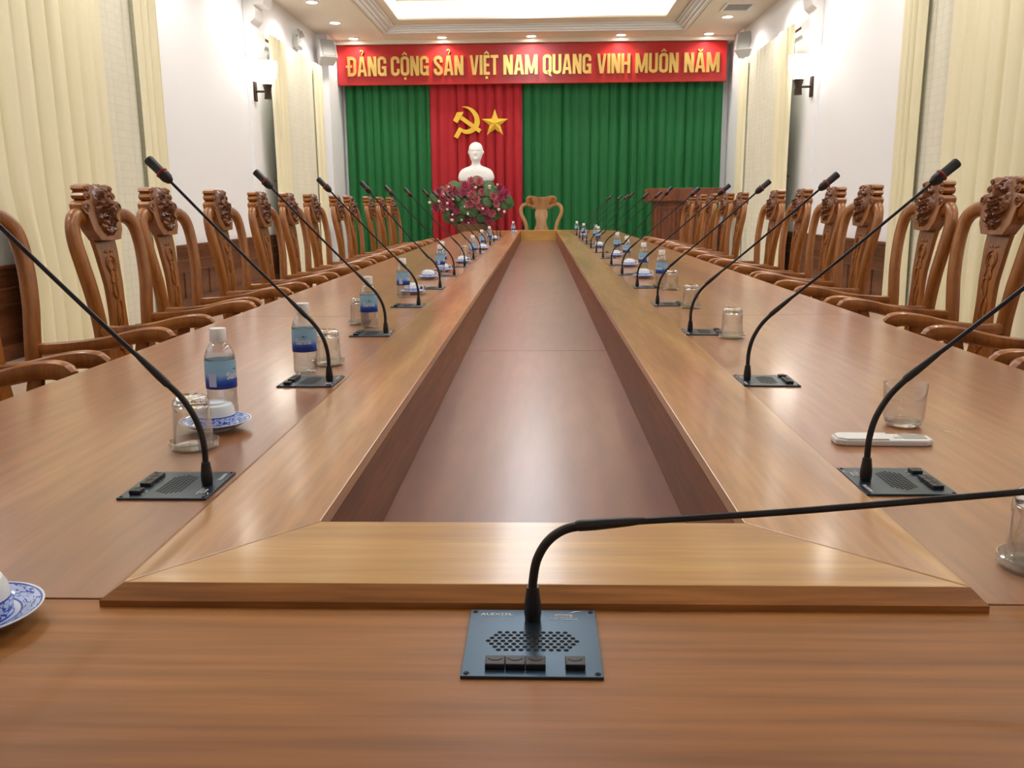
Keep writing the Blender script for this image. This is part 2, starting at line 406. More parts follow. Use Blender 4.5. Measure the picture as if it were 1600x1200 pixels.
# pilaster corbels
def corbel(x, s, y0, y1):
    pr = [(0, 3.30), (.05, 3.34), (.13, 3.42), (.19, 3.55), (.19, 3.68), (.12, 3.76), (.10, 3.80), (.17, 3.86), (.19, 3.98), (.16, 4.04),
          (.30, 4.05), (.33, 4.12), (.33, 4.20), (.27, 4.24), (.27, 4.28), (.60, 4.31), (.65, 4.36), (.65, ZC), (0, ZC)]
    return prism([(x+s*a, z) for a, z in pr], y0, y1, 'y')
struct(obj('trim_8', corbel(XL, 1, 13.3, 13.7), M['trim'], bevel=.012))
struct(obj('trim_9', corbel(XR, -1, 12.9, 13.3), M['trim'], bevel=.012))
struct(obj('trim_10', box(XL, XL+.04, 13.3, 13.7, .76, 3.32), M['wall']))
struct(obj('trim_11', box(XR-.04, XR, 12.9, 13.3, .76, 3.32), M['wall']))

# wall sconces
def sconce(x, s, y, z, label):
    t = thing('wall_sconce', label, 'wall lamp', (x, y, z), 0, 'wall sconces')
    obj('wall_plate', join(box(min(0, s*.03), max(0, s*.03), -.055, .055, -.14, .14)), M['sconce'], t, bevel=.006)
    obj('arm', sweep([(s*.02, 0, 0), (s*.2, 0, 0)], .018, .018, (0, 1, 0), 8), M['sconce'], t)
    cup = lathe([(0, -.11), (.055, -.11), (.045, .0), (.07, .10), (.0, .10)], 20)
    obj('cup', xf(cup, Matrix.Translation((s*.2, 0, 0))), M['sconce'], t, True)
    sh = lathe([(.0, .10), (.07, .10), (.135, .20), (.155, .32), (.15, .42), (.14, .42), (.0, .40)], 28)
    obj('glass_shade', xf(sh, Matrix.Translation((s*.2, 0, 0))), M['lampglass'], t, True)
sconce(XL+.04, 1, 13.5, 2.87, 'lit glass wall lamp on dark bracket on the left wall')
sconce(XR-.04, -1, 13.1, 2.80, 'lit glass wall lamp on dark bracket on the right wall')

# curtains ------------------------------------------------------------
def pleats(along0, along1, z0, z1, amp, wl, seed, flare=.0, nz=14, pinch=None, sgn=1):
    rnd = random.Random(seed); n = max(30, int(abs(along1-along0)/wl*14)); v, f = [], []
    ph = []; a = 0
    for i in range(n+1):
        ph.append(a); a += 2*PI*(abs(along1-along0)/n)/wl*rnd.uniform(.55, 1.45)
    jit = [rnd.uniform(.55, 1.25) for _ in range(400)]
    for i in range(n+1):
        u = i/n; s = along0+(along1-along0)*u
        for j in range(nz+1):
            t = j/nz; z = z0+(z1-z0)*t
            p = ph[i]+.5*math.sin(2.1*t+ph[i]*.13)*(1-t)
            k = int(ph[i]/(2*PI)); A = amp*jit[k % 400]
            d = A*(2*abs(math.sin(p/2))**.75-.85+.15*math.sin(p*1.7))*(1-.2*t)*sgn
            ss = s
            if pinch:
                e, zc, amt = pinch; wgt = math.exp(-((z-zc)/.55)**2) if z > zc else 1/(1+((zc-z)/1.6)**2)
                ss = s+(e-s)*amt*wgt*abs(s-e)/abs(along1-along0)
            v.append((ss, d, z))
    for i in range(n):
        for j in range(nz):
            a_ = i*(nz+1)+j
            f.append((a_, a_+nz+1, a_+nz+2, a_+1))
    return v, f
def back_curtain(name, x0, x1, m, seed, label, z1=3.66, y=18.66):
    g = pleats(x0, x1, .02, z1, .045, .19, seed, sgn=-1)
    o = obj('curtain', ([(a, y+b, z) for a, b, z in g[0]], g[1]), m, smooth=True)
    tag(o, label, 'curtain', 'stage curtains under the banner')
back_curtain('c', -3.98, -2.24, M['green'], 3, 'green pleated curtain left of the red centre curtain')
back_curtain('c', -2.23, -.345, M['red'], 5, 'red pleated curtain behind the white bust', y=18.60)
back_curtain('c', -.335, 3.72, M['green'], 9, 'wide green pleated curtain right of the red centre curtain')
def side_curtain(x, y0, y1, m, seed, label, name='curtain', z1=3.84, amp=.045, wl=.2, pinch=None, z0=.02):
    g = pleats(y0, y1, z0, z1, amp, wl, seed, pinch=pinch, sgn=1 if x < 0 else -1)
    o = obj(name, ([(x+b, a, z) for a, b, z in g[0]], g[1]), m, smooth=True)
    tag(o, label, 'curtain', 'cream window curtains'); return o
def rod(x, y0, y1, label, z=3.88):
    t = thing('curtain_rod', label, 'curtain rod', (x, (y0+y1)/2, z), 0, 'curtain rods')
    h = (y1-y0)/2
    obj('rod', sweep([(0, -h, 0), (0, h, 0)], .02, .02, (1, 0, 0), 10), M['finial'], t, True)
    for s in (-1, 1):
        fin = lathe([(0, 0), (.03, 0), (.03, .02), (.018, .035), (.05, .06), (.065, .10), (.05, .14), (.0, .16)], 18)
        R = Matrix.Translation((0, s*h, 0)) @ Matrix.Rotation(-s*PI/2, 4, 'X')
        obj('finial', xf(fin, R), M['finial'], t, True)
        xs = (XL-x) if x < 0 else (XR-x)
        obj('bracket', join(sweep([(0, s*(h-.1), 0), (xs, s*(h-.1), 0)], .014, .014, (0, 1, 0), 8)), M['finial'], t)
for (x, s, side, a, b) in ((XL+.20, 1, 'left', 6.55, 9.76), (XR-.20, -1, 'right', 6.5, 9.55)):
    rod(x-s*.13, a-.15, b+.1, 'brown curtain rod over the near window on the %s wall' % side)
    side_curtain(x, a, a+1.95, M['cream'], 11+s, 'cream drape on the camera side of the near %s window' % side, pinch=(a+1.6, .5, .22), wl=.24)
    side_curtain(x-s*.075, a+1.8, b-.25, M['sheer'], 21+s, 'pale patterned sheer behind the drapes of the near %s window' % side, 'sheer_curtain', amp=.018, wl=.17)
    side_curtain(x, b-.5, b, M['cream'], 31+s, 'narrow cream drape on the far side of the near %s window' % side, amp=.035, wl=.15)
for (x, s, side, a, b) in ((XL+.20, 1, 'left', 13.9, 17.1), (XR-.20, -1, 'right', 13.65, 17.1)):
    rod(x-s*.13, a-.06, b-.1, 'brown curtain rod over the far window on the %s wall' % side, 3.70)
    side_curtain(x, a, a+.75, M['cream'], 41+s, 'cream drape by the wall lamp on the far %s window' % side, amp=.035, wl=.17, z1=3.74)
    side_curtain(x-s*.055, a+.6, b-.4, M['sheer'], 51+s, 'pale sheer in the middle of the far %s window' % side, 'sheer_curtain', amp=.02, wl=.15, z1=3.76)
    side_curtain(x, b-.55, b, M['cream'], 61+s, 'cream drape of the far %s window beside the stage curtain' % side, amp=.035, wl=.13, z1=3.74)
for x, s, y, z, lb in ((XL, 1, 7.1, 1.62, 'small dark curtain hook at the left edge by the near window'), (XL, 1, 14.35, 1.6, 'small dark curtain hook beside the far left window'), (XR, -1, 14.2, 1.6, 'small dark curtain hook beside the far right window')):
    t = thing('curtain_hook', lb, 'hook', (x, y, z), 0, 'curtain tieback hooks')
    obj('hook_stem', sweep([(0, 0, 0), (s*.06, 0, 0), (s*.06, 0, .03)], .008, .008, (0, 1, 0), 8), M['finial'], t)

# emergency light, speakers
t = thing('emergency_light', 'white twin-head emergency light above the far left window', 'emergency light', (XL, 16.1, 4.02))
obj('case', box(0, .09, -.16, .16, -.12, .06), M['speaker'], t, bevel=.01)
obj('vent_slots', join(*[box(.088, .093, -.12+i*.035, -.10+i*.035, -.11, -.085) for i in range(7)]), M['grey'], t)
for s in (-1, 1):
    hd = lathe([(0, -.03), (.045, -.03), (.06, .03), (.0, .035)], 18)
    h = obj('lamp_head', xf(hd, Matrix.Translation((.08, s*.1, .13)) @ Matrix.Rotation(1.2, 4, 'Y')), M['speaker'], t, True)
    obj('lamp_ring', xf(lathe([(.04, .034), (.058, .034), (.058, .04), (.04, .04)], 18), Matrix.Translation((.08, s*.1, .13)) @ Matrix.Rotation(1.2, 4, 'Y')), M['grey'], h)
    obj('swivel', sweep([(.06, s*.1, .06), (.07, s*.1, .12)], .012, .012, (0, 1, 0), 8), M['grey'], t)
def speaker(x, y, z, rz, label):
    t = thing('wall_speaker', label, 'speaker', (x, y, z), rz, 'wall speakers')
    R = Matrix.Rotation(-.45, 4, 'X')
    obj('cabinet', xf(prism([(-.15, .14), (.15, .14), (.17, -.12), (.12, -.16), (-.12, -.16), (-.17, -.12)], -.18, .18, 'z'), R), M['speaker'], t, bevel=.015)
    obj('grille', xf(prism([(-.155, -.125), (.155, -.125), (.11, -.175), (-.11, -.175)], -.17, .17, 'z'), R), M['grey'], t, bevel=.01)
    obj('bracket', join(box(-.03, .03, .1, .30, .02, .06)), M['grey'], t)
speaker(-4.02, 17.36, 4.03, .5, 'white wall speaker in the left ceiling corner beside the banner')
speaker(3.86, 17.36, 4.07, -.5, 'white wall speaker in the right ceiling corner beside the banner')

# ------------------------------------------------------------------ banner with gold letters
BX0, BX1, BZ0, BZ1, BY = -4.05, 3.72, 3.565, 4.33, 18.38
ban = thing('banner_sign', 'long red banner board with gold Vietnamese lettering above the curtains', 'sign', (0, BY, BZ0))
obj('board', box(BX0, BX1, 0, .10, 0, BZ1-BZ0), M['banner'], ban, bevel=.01)
def stroke(pts, w, closed=False):
    P = [Vector((p[0], p[1])) for p in pts]; n = len(P)
    W = w if isinstance(w, (list, tuple)) else [w]*n
    Lf, Rt = [], []
    for i in range(n):
        if closed: a, b = P[i-1], P[(i+1) % n]
        else: a, b = P[max(i-1, 0)], P[min(i+1, n-1)]
        d1 = (P[i]-a); d2 = (b-P[i])
        d1 = d1.normalized() if d1.length > 1e-9 else d2.normalized(); d2 = d2.normalized() if d2.length > 1e-9 else d1
        n1 = Vector((-d1.y, d1.x)); n2 = Vector((-d2.y, d2.x)); m = (n1+n2)
        m = m.normalized() if m.length > 1e-6 else n1
        k = min(1.6, 1/max(.3, m.dot(n1)))
        Lf.append(P[i]+m*W[i]/2*k); Rt.append(P[i]-m*W[i]/2*k)
    quads = []
    for i in range(n if closed else n-1):
        j = (i+1) % n
        quads.append([Lf[i], Lf[j], Rt[j], Rt[i]])
    return quads
def ext(quads, d, y0=0):
    g = []
    for k, q in enumerate(quads):
        g.append(prism([(p[0], p[1]) for p in q], y0, y0-d-(k % 5)*.0004, 'y'))
    return join(*g)
def arc(cx, cy, rx, ry, a0, a1, n=8):
    return [(cx+rx*math.cos(math.radians(a0+(a1-a0)*i/n)), cy+ry*math.sin(math.radians(a0+(a1-a0)*i/n))) for i in range(n+1)]
t1 = .165; h1 = t1/2; WL = .52
def R_(a, b, c_, d_): return [[Vector((a, c_)), Vector((b, c_)), Vector((b, d_)), Vector((a, d_))]]
def L_C(w=WL):
    r = (w-t1)/2
    return stroke([(w-h1, .64)]+arc(w/2, .8, r, .2-h1+.0, 0, 180, 8)+arc(w/2, .2, r, .2-h1, 180, 360, 8)+[(w-h1, .36)], t1)
GL = {}
def glyph(ch):
    w = WL
    if ch == 'N': q = R_(0, t1, 0, 1)+R_(w-t1, w, 0, 1)+[[Vector((0, 1)), Vector((t1+.03, 1)), Vector((w, 0)), Vector((w-t1-.03, 0))]]
    elif ch == 'A': w = .56; q = [[Vector((0, 0)), Vector((t1, 0)), Vector((w/2+.03, 1)), Vector((w/2-.11, 1))], [Vector((w-t1, 0)), Vector((w, 0)), Vector((w/2+.11, 1)), Vector((w/2-.03, 1))]]+R_(.12, w-.12, .2, .34)
    elif ch == 'V': w = .54; q = [[Vector((0, 1)), Vector((t1, 1)), Vector((w/2+.04, 0)), Vector((w/2-.1, 0))], [Vector((w-t1, 1)), Vector((w, 1)), Vector((w/2+.1, 0)), Vector((w/2-.04, 0))]]
    elif ch == 'M': w = .70; q = R_(0, t1, 0, 1)+R_(w-t1, w, 0, 1)+[[Vector((0, 1)), Vector((t1+.03, 1)), Vector((w/2+.06, .05)), Vector((w/2-.06, .05))], [Vector((w-t1-.03, 1)), Vector((w, 1)), Vector((w/2+.06, .05)), Vector((w/2-.06, .05))]]
    elif ch == 'I': w = t1+.01; q = R_(0, t1+.01, 0, 1)
    elif ch == 'H': q = R_(0, t1, 0, 1)+R_(w-t1, w, 0, 1)+R_(t1, w-t1, .43, .58)
    elif ch == 'E': w = .38; q = R_(0, t1, 0, 1)+R_(t1, w, 0, .15)+R_(t1, w-.03, .43, .57)+R_(t1, w, .85, 1)
    elif ch == 'T': w = .46; q = R_(w/2-h1, w/2+h1, 0, .85)+R_(0, w, .85, 1)
    elif ch == 'C': q = L_C()
    elif ch == 'G': q = L_C()+R_(w/2-.02, w, .36, .5)+R_(w-t1*.7, w, 0, .4)
    elif ch == 'O': q = stroke(arc(w/2, .8, (w-t1)/2, .2-h1, 0, 180)+arc(w/2, .2, (w-t1)/2, .2-h1, 180, 360), t1, True)
    elif ch == 'Q': q = glyph('O')[0]+[[Vector((w/2-.04, .18)), Vector((w/2+.1, .22)), Vector((w+.02, -.12)), Vector((w/2+.1, -.06))]]
    elif ch == 'U': q = stroke([(h1, 1)]+arc(w/2, .2, (w-t1)/2, .2-h1, 180, 360)+[(w-h1, 1)], t1)
    elif ch == 'D': q = stroke([(h1, h1), (h1, 1-h1), (w*.5, 1-h1)]+arc(w*.5, .75, w*.5-h1, .25-h1, 80, 0, 6)+arc(w*.5, .25, w*.5-h1, .25-h1, 0, -80, 6)+[(w*.5, h1)], t1, True)+R_(-.09, .27, .44, .56)
    elif ch == 'S':
        r = (w-t1)/2
        q = stroke([(w-h1, .66)]+arc(w/2, .78, r, .22-h1, 0, 180, 8)+[(h1+.02, .66), (w/2, .5), (w-h1-.02, .34)]+arc(w/2, .22, r, .22-h1, 0, -180, 8)+[(h1, .34)], t1)
    else: w = .24; q = []
    return q, w
def accents(a, w):
    c_ = w/2; q = []
    if 'c' in a: q += stroke([(c_-.13, 1.05), (c_, 1.17), (c_+.13, 1.05)], .075)
    if 'b' in a: q += stroke(arc(c_, 1.17, .1, .1, 180, 360, 8), .07)
    if '.' in a: q += R_(c_-.075, c_+.075, -.2, -.07)
    if '?' in a: q += stroke([(c_-.09, 1.24)]+arc(c_, 1.24, .085, .07, 180, -40, 8)+[(c_+.01, 1.13), (c_+.02, 1.05)], .05)
    return q
words = [('D A? N G', 541, 603), ('C Oc. N G', 610, 670), ('S A? N', 678, 725), ('V I Ec. T', 735, 780), ('N A M', 788, 842), ('Q U A N G', 850, 926), ('V I N H', 935, 987), ('M U Oc N', 995, 1062), ('N Ab M', 1071, 1126)]
NAMES = {'D': 'D with stroke'}
for wd, p0, p1 in words:
    X0 = -3.835+(p0-541)*(3.57+3.835)/(1126-541); X1 = -3.835+(p1-541)*(3.57+3.835)/(1126-541)
    gl = [(g[0], g[1:]) for g in wd.split()]
    tot = sum(glyph(a)[1] for a, _ in gl)+.055*(len(gl)-1); sx = (X1-X0)/tot; x = X0; hh = .375
    for a, ac in gl:
        q, wd_ = glyph(a); q = q+accents(ac, wd_)
        q2 = [[(x+p[0]*sx, .17+p[1]*hh) for p in k] for k in q]
        obj('letter', ext(q2, .045), M['gold'], ban)
        x += (wd_+.055)*sx

# hammer and sickle and star, hung on the red curtain
def px(x, y, yy=18.5):       # frontal coordinates measured on the stage wall (x right, z up)
    k = 1367/(.98*yy-.2*2)
    return (-1.46+(x-731)/74.5, 2.84-(y-193)/74.5)
def Z6(x, y): return px(660+x/5.219, 140+y/5.219)
t = thing('hammer_and_sickle_emblem', 'yellow hammer and sickle emblem on the red curtain', 'emblem', (0, 18.545, 0))
sk = [(330, 157, 3), (372, 163, 14), (412, 188, 28), (440, 228, 38), (448, 272, 42), (432, 312, 42), (398, 340, 38), (358, 348, 32), (325, 336, 24), (306, 318, 16)]
c_ = spline([(a, b, w_) for a, b, w_ in sk], 3)
P = [Z6(q.x, q.y) for q in c_]; W = [q.z/5.219/74.5 for q in c_]
obj('sickle_blade', ext(stroke(P, W), .035), M['yellow'], t)
obj('sickle_handle', ext(stroke([Z6(318, 322), Z6(276, 392)], .09), .045), M['yellow'], t)
obj('hammer_handle', ext(stroke([Z6(295, 222), Z6(472, 345)], .082), .05), M['yellow'], t)
obj('hammer_head', ext([[Vector(Z6(*p)) for p in ((258, 262), (290, 284), (326, 232), (342, 196), (288, 200))]], .06), M['yellow'], t, bevel=.006)
t = thing('star_emblem', 'yellow five-pointed star on the red curtain', 'emblem', (0, 18.545, 0))
cx, cz = Z6(588, 285); R0, r0 = .285, .115
v = [(cx, -.09, cz), (cx, 0, cz)]; f = []
for i in range(10):
    a = PI/2+i*PI/5; r = R0 if i % 2 == 0 else r0; v.append((cx+r*math.cos(a), -.01, cz+r*math.sin(a)))
for i in range(10): f += [(0, 2+i, 2+(i+1) % 10), (1, 2+(i+1) % 10, 2+i)]
obj('star', (v, f), M['yellow'], t)

# ------------------------------------------------------------------ bust on a pedestal
def bust():
    t = thing('bust', 'white plaster bust of a bearded man in front of the red curtain', 'bust', (-1.26, 18.0, 1.62))
    prof = [  # z, halfwidth, halfdepth, y offset
        (0, .16, .12, 0), (.02, .28, .15, 0), (.05, .345, .165, 0), (.10, .365, .17, .0), (.16, .355, .165, 0), (.22, .33, .155, 0), (.27, .285, .14, .0), (.305, .21, .12, .0),
        (.33, .135, .10, .0), (.355, .095, .088, -.005), (.385, .085, .085, -.01), (.41, .083, .088, -.015), (.43, .088, .10, -.025), (.45, .095, .112, -.03),
        (.475, .108, .125, -.03), (.51, .122, .135, -.025), (.55, .132, .142, -.02), (.59, .137, .147, -.018), (.63, .140, .150, -.015), (.67, .140, .150, -.01),
        (.71, .132, .143, -.005), (.745, .112, .125, 0), (.77, .085, .097, .0), (.79, .045, .055, .0), (.797, .012, .015, .0)]
    zs = [p[0] for p in prof]; v, f = [], []; n = 64; m = 90
    def ip(z, k):
        for i in range(len(prof)-1):
            if zs[i] <= z <= zs[i+1]:
                u = (z-zs[i])/(zs[i+1]-zs[i]); return prof[i][k]*(1-u)+prof[i+1][k]*u
        return prof[-1][k]
    def g(x, s): return math.exp(-(x/s)**2)
    for i in range(m+1):
        z = .797*i/m
        for j in range(n):
            a = 2*PI*j/n - PI/2     # front is -y
            rx, ry, oy = ip(z, 1), ip(z, 2), ip(z, 3)
            p = 2.2; c, d = math.cos(a), math.sin(a); k = (abs(c)**p+abs(d)**p)**(-1/p)
            x = rx*c*k; y = ry*d*k+oy; fr = max(0, -d)
            da = a+PI/2; da = (da+PI) % (2*PI)-PI
            nz = .030*g(da, .16)*max(0, 1-abs(z-.575)/.055)*(1.3 if z < .575 else 1)        # nose
            br = .010*g(z-.640, .014)*g(abs(da)-.33, .28)                                    # brow
            ey = -.014*g(z-.615, .018)*g(abs(da)-.36, .16)                                   # eyes
            eb = .006*g(z-.612, .009)*g(abs(da)-.36, .10)
            mo = .006*g(z-.527, .010)*g(da, .30)-.006*g(z-.515, .005)*g(da, .28)+.006*g(z-.503, .010)*g(da, .25)
            bd = .035*g(z-.455, .035)*g(da, .33)                                             # goatee
            ck = .007*g(z-.565, .03)*g(abs(da)-.75, .25)
            y -= (nz+br+ey+eb+mo+bd+ck)
            ear = .026*g(z-.60, .035)*g(abs(da)-PI/2-.12, .12); x += math.copysign(ear, x) if abs(x) > .05 else 0
            if .05 < z < .30: y -= .010*g(abs(da)-.25-(z-.05)*.0, .10)*g(z-.27, .06)          # collar
            v.append((x, y, z))
    for i in range(m):
        for j in range(n):
            f.append((i*n+j, i*n+(j+1) % n, (i+1)*n+(j+1) % n, (i+1)*n+j))
    f += [tuple(range(n))[::-1], tuple(range(m*n, (m+1)*n))]
    obj('bust_figure', (v, f), M['bust'], t, True)
bust()
t = thing('pedestal', 'tall wooden pedestal behind the flowers carrying the white bust', 'pedestal', (-1.26, 18.0, 0))
obj('base', box(-.32, .32, -.26, .26, 0, .14), M['podium'], t, bevel=.01)
obj('column', box(-.26, .26, -.2, .2, .14, 1.54), M['podium'], t, bevel=.008)
obj('top', box(-.34, .34, -.27, .27, 1.54, 1.62), M['podium'], t, bevel=.01)

# ------------------------------------------------------------------ flowers
def petal(r, w_, cup, k=4):
    v, f = [], []
    for i in range(k+1):
        u = i/k; ww = w_*math.sin(PI*(u*.8+.12))
        for s in (-1, 0, 1): v.append((u*r, s*ww, cup*u*u+(.15*ww if s else 0)))
    for i in range(k):
        for s in (0, 1): f.append((i*3+s, i*3+3+s, i*3+4+s, i*3+s+1))
    return v, f
def rosette(R):
    g = []
    for ring, (n, rr, ww, cup, tilt) in enumerate(((8, 1, .34, .25, .15), (7, .8, .3, .25, .5), (6, .55, .24, .2, .95))):
        for i in range(n):
            a = 2*PI*(i+.5*ring)/n
            g.append(xf(petal(R*rr, R*ww, R*cup), Matrix.Rotation(a, 4, 'Z') @ Matrix.Rotation(-tilt, 4, 'Y')))
    return join(*g)
fl = thing('flower_arrangement', 'large pink flower arrangement with green leaves below the white bust', 'flowers', (-1.30, 17.2, 0))
obj('pot', xf(lathe([(0, .0), (.20, 0), (.22, .05), (.26, .55), (.30, .80), (.30, .84), (.26, .84), (.24, .78), (0, .78)], 32), Matrix.Identity(4)), M['pot'], fl, True)
obj('stems', join(*[sweep([(0, 0, .8), (.25*math.cos(i*1.3), .1*math.sin(i*2.1), 1.0), (.55*math.cos(i*1.3), .2*math.sin(i*2.1), 1.25)], .008, .008, (0, 1, 0), 6) for i in range(14)]), M['leaf'], fl)
ros = {}
rnd = random.Random(4)
spots = []
for i in range(4000):
    a = rnd.uniform(0, 2*PI); u = rnd.random()**.5
    x = .74*u*math.cos(a); z = .40*u*math.sin(a)
    if z < -.1 and abs(x) > .70+(z+.1)*.9: continue
    if all((x-q[0])**2+(z-q[1])**2 > .118**2 for q in spots): spots.append((x, z, u))
    if len(spots) >= 46: break
def place(base, name, mesh, mat, par, mtx, smooth=False):
    if base[0] is None: o = obj(name, mesh, mat, par, smooth); base[0] = o
    else: o = base[0].copy(); COL.objects.link(o); o.parent = par
    o.matrix_local = mtx; return o
bA, bB, bH, bL, bU = [None], [None], [None], [None], [None]
rA = rosette(.095); leafm = lathe([(0, 0), (.05, .004), (.085, .0), (.10, -.012)], 14)
heart = sphere((0, 0, .02), .02, 10, 6, (1, 1, .6))
def orient(x, z, u, tw, sc):
    n = Vector((x*.7, -.75, z*.9+.1)).normalized()
    q = n.to_track_quat('Z', 'Y').to_matrix().to_4x4()
    return Matrix.Translation((x, -.30*math.sqrt(max(0, 1-u*u*.9))-rnd.uniform(0, .05), 1.24+z)) @ q @ Matrix.Rotation(tw, 4, 'Z') @ Matrix.Scale(sc, 4)
for i, (x, z, u) in enumerate(spots):
    mt = orient(x, z, u, rnd.uniform(0, 6), rnd.uniform(.8, 1.1))
    k = i % 10
    if k in (1, 4, 8):
        place(bL, 'leaf', leafm, M['leaf'], fl, mt, True)
    else:
        b_, m_ = (bA, M['pink']) if k % 2 else (bB, M['pink2'])
        o = place(b_, 'flower', rA, m_, fl, mt)
        if bH[0] is None: h = obj('flower_heart', heart, M['heart'], o, True); bH[0] = h
        else: h = bH[0].copy(); COL.objects.link(h); h.parent = o
for i in range(46):
    a = rnd.uniform(0, 2*PI); u = rnd.random()**.5; x = .76*u*math.cos(a); z = .42*u*math.sin(a)
    mt = orient(x, z, u, rnd.uniform(0, 6), rnd.uniform(.8, 1.4)); mt.translation.y += .10
    place(bL, 'leaf', leafm, M['leaf'], fl, mt, True)
for i in range(22):
    a = rnd.uniform(0, 2*PI); u = rnd.random()**.5; x = .78*u*math.cos(a); z = .42*u*math.sin(a)
    mt = orient(x, z, u, 0, rnd.uniform(.8, 1.2)); mt.translation.y -= .06
    place(bU, 'bud', sphere((0, 0, .02), .026, 10, 8, (1, 1, 1.3)), M['bud'], fl, mt, True)

# ------------------------------------------------------------------ podium
t = thing('podium', 'brown wooden speaking podium in front of the right green curtain', 'podium', (2.72, 17.0, 0))
obj('base', box(-.62, .62, -.3, .32, 0, .10), M['podium'], t, bevel=.01)
obj('body', box(-.56, .56, -.25, .3, .10, 1.22), M['podium'], t, bevel=.006)
for x0, x1 in ((-.50, -.20), (-.15, .15), (.20, .50)):
    obj('front_panel', frame(x0, x1, -.27, -.25, x0+.03, x1-.03, -.27, -.25, 0, 0) if 0 else join(box(x0, x1, -.272, -.25, .2, .24), box(x0, x1, -.272, -.25, 1.10, 1.14), box(x0, x0+.03, -.272, -.25, .24, 1.10), box(x1-.03, x1, -.272, -.25, .24, 1.10), box(x0+.07, x1-.07, -.268, -.25, .30, 1.04)), M['podium'], t, bevel=.004)
obj('sloped_top', prism([(-.36, 1.22), (.34, 1.22), (.34, 1.47), (.28, 1.47), (-.36, 1.30)], -.70, .70, 'x'), M['podium'], t, bevel=.01)
obj('ledge', box(-.72, .72, -.39, -.34, 1.24, 1.47), M['podium'], t, bevel=.006)

# ------------------------------------------------------------------ the table
tb = thing('conference_table', 'long polished wooden conference table with a sunken centre channel', 'table', (0, 0, 0))
LX, RX = -1.283, 1.308
li, ri = -.303, .279           # inner edges of the raised rim (top)
lo, ro = -.484, .487           # rim top outer edge
lb_, rb_ = -.505, .500         # rim foot
NY, FY = .94, 14.95            # where side tops meet the end tops
Y0, Y1 = .12, 15.58
seams = [NY, 3.585, 9.18, FY]
for a, b in zip(seams[:-1], seams[1:]):
    g = .002
    obj('side_top', box(LX, li-.003, a+g, b-g, T-.045, T), M['top'], tb, bevel=.0015)
    obj('side_top', box(ri+.003, RX, a+g, b-g, T-.045, T), M['top'], tb, bevel=.0015)
obj('end_top', prism([(LX+.5, Y0), (RX-.5, Y0), (RX, Y0+.55), (RX, NY-.0012), (LX, NY-.0012), (LX, Y0+.55)], T-.045, T), M['topx'], tb, bevel=.0015)
obj('end_top', prism([(LX, FY+.0012), (RX, FY+.0012), (RX-.0, Y1-.55), (RX-.35, Y1), (LX+.35, Y1), (LX, Y1-.55)], T-.045, T), M['topx'], tb, bevel=.0015)
ZR = T+.022
yn_i, yn_o, yn_b = 1.140, .939, .920    # near rim: inner edge, top outer edge, foot
yf_i = 14.76; yf_o, yf_b = 14.95, 14.965
def rimboard(x_i, x_o, x_b, y0, y1, m0, m1):
    """board along y; m0/m1: mitred ends"""
    a0 = yn_i if m0 else y0; b0 = yn_o if m0 else y0; c0 = yn_b if m0 else y0
    a1 = yf_i if m1 else y1; b1 = yf_o if m1 else y1; c1 = yf_b if m1 else y1
    s = .0008
    v = [(x_i, a0+s, T), (x_i, a1-s, T), (x_b, c1-s, T), (x_b, c0+s, T), (x_i, a0+s, ZR), (x_i, a1-s, ZR), (x_o, b1-s, ZR), (x_o, b0+s, ZR), (x_b, c1-s, T+.008), (x_b, c0+s, T+.008)]
    f = [(0, 1, 2, 3), (4, 5, 6, 7), (0, 1, 5, 4), (7, 6, 8, 9), (9, 8, 2, 3), (0, 4, 7, 9, 3), (1, 5, 6, 8, 2)]
    return v, f
for a, b, m0, m1 in ((yn_i, 3.585, 1, 0), (3.5865, 9.18, 0, 0), (9.1815, yf_i, 0, 1)):
    obj('rim_board', rimboard(li, lo, lb_, a, b, m0, m1), M['rim'], tb, bevel=.002)
    obj('rim_board', rimboard(ri, ro, rb_, a, b, m0, m1), M['rim'], tb, bevel=.002)
def endrim(yi, yo, yb, s):
    e = s*.0008
    v = [(li, yi, T), (ri, yi, T), (rb_, yb, T), (lb_, yb, T), (li, yi, ZR), (ri, yi, ZR), (ro, yo, ZR), (lo, yo, ZR), (rb_, yb, T+.008), (lb_, yb, T+.008)]
    v = [(x, y, z) for x, y, z in v]
    f = [(0, 1, 2, 3), (4, 5, 6, 7), (0, 1, 5, 4), (7, 6, 8, 9), (9, 8, 2, 3), (0, 4, 7, 9, 3), (1, 5, 6, 8, 2)]
    return v, f
obj('rim_board', endrim(yn_i, yn_o, yn_b, 1), M['rimx'], tb, bevel=.002)
obj('rim_board', endrim(yf_i, yf_o, yf_b, -1), M['rimx'], tb, bevel=.002)
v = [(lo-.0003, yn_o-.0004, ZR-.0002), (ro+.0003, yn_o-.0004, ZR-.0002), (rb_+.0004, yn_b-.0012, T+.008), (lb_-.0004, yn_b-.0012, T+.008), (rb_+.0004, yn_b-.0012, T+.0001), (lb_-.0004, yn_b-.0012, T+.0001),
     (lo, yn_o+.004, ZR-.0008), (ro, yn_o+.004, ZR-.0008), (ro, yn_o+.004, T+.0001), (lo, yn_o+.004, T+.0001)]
obj('rim_front_face', (v, [(0, 1, 2, 3), (3, 2, 4, 5), (0, 6, 7, 1), (5, 4, 8, 9), (1, 7, 8, 4, 2), (0, 3, 5, 9, 6), (6, 9, 8, 7)]), M['rimfront'], tb)  # thin face laid over the near rim's front, toned darker than its top
